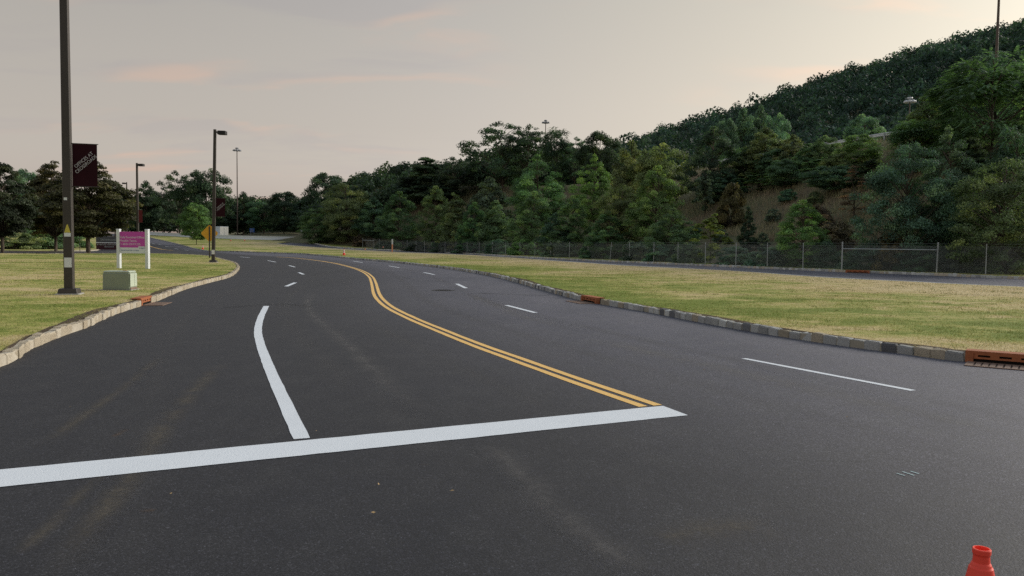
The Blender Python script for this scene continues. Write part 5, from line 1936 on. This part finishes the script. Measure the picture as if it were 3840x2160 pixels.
# ------------------------------------------------------------------ grass
def blades(name, P, z, hgt, wid, mat, label, r, lean=0.5, cat='grass'):
    n = len(P)
    a = r.uniform(0, 2 * np.pi, n)
    b = a + r.uniform(-0.9, 0.9, n)
    dx, dy = np.cos(a), np.sin(a)
    ln = hgt * lean * r.uniform(0.1, 1.0, n)
    V = np.empty((n, 3, 3))
    V[:, 0] = np.column_stack([P[:, 0] - dx * wid / 2, P[:, 1] - dy * wid / 2, z - 0.01])
    V[:, 1] = np.column_stack([P[:, 0] + dx * wid / 2, P[:, 1] + dy * wid / 2, z - 0.01])
    V[:, 2] = np.column_stack([P[:, 0] + np.cos(b) * ln, P[:, 1] + np.sin(b) * ln, z + hgt])
    me = mesh_from(name, V.reshape(-1, 3), np.arange(n * 3).reshape(n, 3), mat)
    return obj(name, me, None, kind='stuff', label=label, category=cat)


def scatter_view(poly, n, r, power=1.0, dmax=120.0, dmin=8.0):
    """points inside poly, denser towards the camera"""
    out = []
    tot = 0
    while tot < n:
        a = r.uniform(-0.66, 0.66, n * 2)
        d = dmin * (dmax / dmin) ** (r.uniform(0, 1, n * 2) ** power)
        P = np.column_stack([d * np.sin(a), d * np.cos(a)])
        P = P[inside(poly, P)]
        out.append(P)
        tot += len(P)
    return np.concatenate(out)[:n]


r = np.random.default_rng(77)
for nm, poly, n, lb in (('left_grass', left_poly, 140000, 'short mown dry grass of the lawn on the left'), ('median_grass', med_poly, 190000, 'short mown dry grass of the median on the right')):
    P = scatter_view(np.asarray(poly), n, r)
    D = np.hypot(P[:, 0], P[:, 1])
    k = np.sin(P[:, 0] * 0.9 + np.sin(P[:, 1] * 0.7)) * np.sin(P[:, 1] * 0.55 + 1.3)
    hg = r.uniform(0.008, 0.030, n) * (1 + 0.35 * k)
    g_ = blades(nm, P, lawn_z(P[:, 0], P[:, 1]), hg, r.uniform(0.006, 0.011, n) * np.clip(D / 14, 0.8, 5), MAT['grass_blade'], lb, r, 1.8)
    g_.data.attributes.new('dry', 'FLOAT', 'POINT').data.foreach_set('value', np.repeat(dry_at(P), 3).astype(np.float32))

# coarser weed tufts standing in the turf
for nm, poly, nt, lb in (('left_tufts', left_poly, 520, 'scattered dark weed tufts in the left lawn'), ('median_tufts', med_poly, 900, 'scattered dark weed tufts in the median lawn')):
    T_ = scatter_view(np.asarray(poly), nt, r, 0.9, 110.0, 9.0)
    D = np.hypot(T_[:, 0], T_[:, 1])
    P = np.repeat(T_, 26, axis=0) + r.normal(0, 1, (nt * 26, 2)) * np.repeat(r.uniform(0.04, 0.16, nt) * np.clip(D / 25, 1, 3), 26)[:, None] * np.array([1.6, 1.0])
    P = P[inside(np.asarray(poly), P)]
    n = len(P)
    D = np.hypot(P[:, 0], P[:, 1])
    blades(nm, P, lawn_z(P[:, 0], P[:, 1]), r.uniform(0.015, 0.050, n), r.uniform(0.007, 0.012, n) * np.clip(D / 16, 1, 4), MAT['weed_green'], lb, r, 1.3)

# tall weeds on the bank and behind the fence
n = 60000
u_ = r.uniform(1300, 3950, n)
k_ = (u_ - CX) / F_PX
P = np.column_stack([np.zeros(n), np.zeros(n)])
dd = np.interp(u_, [1300, 1669, 2205, 2645, 3011, 3512, 3950], [175, 150, 100, 84, 66, 57, 52]) + 1.0 + r.uniform(0, 1, n) ** 1.5 * 42
P = np.column_stack([k_ * dd * 0.997, dd])
s_ = fence_dist(P[:, 0], P[:, 1])
ok = (s_ > 0.3) & (s_ < 34)
P, s_ = P[ok], s_[ok]
n = len(P)
hg = r.uniform(0.35, 0.9, n) * np.where(s_ < 5, 1.1, 0.8)
blades('bank_weeds', P, np.maximum(ground_z(P[:, 0], P[:, 1]) - 0.08, h(P[:, 0], P[:, 1])), hg, r.uniform(0.03, 0.08, n), MAT['weed_blade'], 'tall brown and green weeds covering the bank behind the fence', r, 0.7, 'weeds')
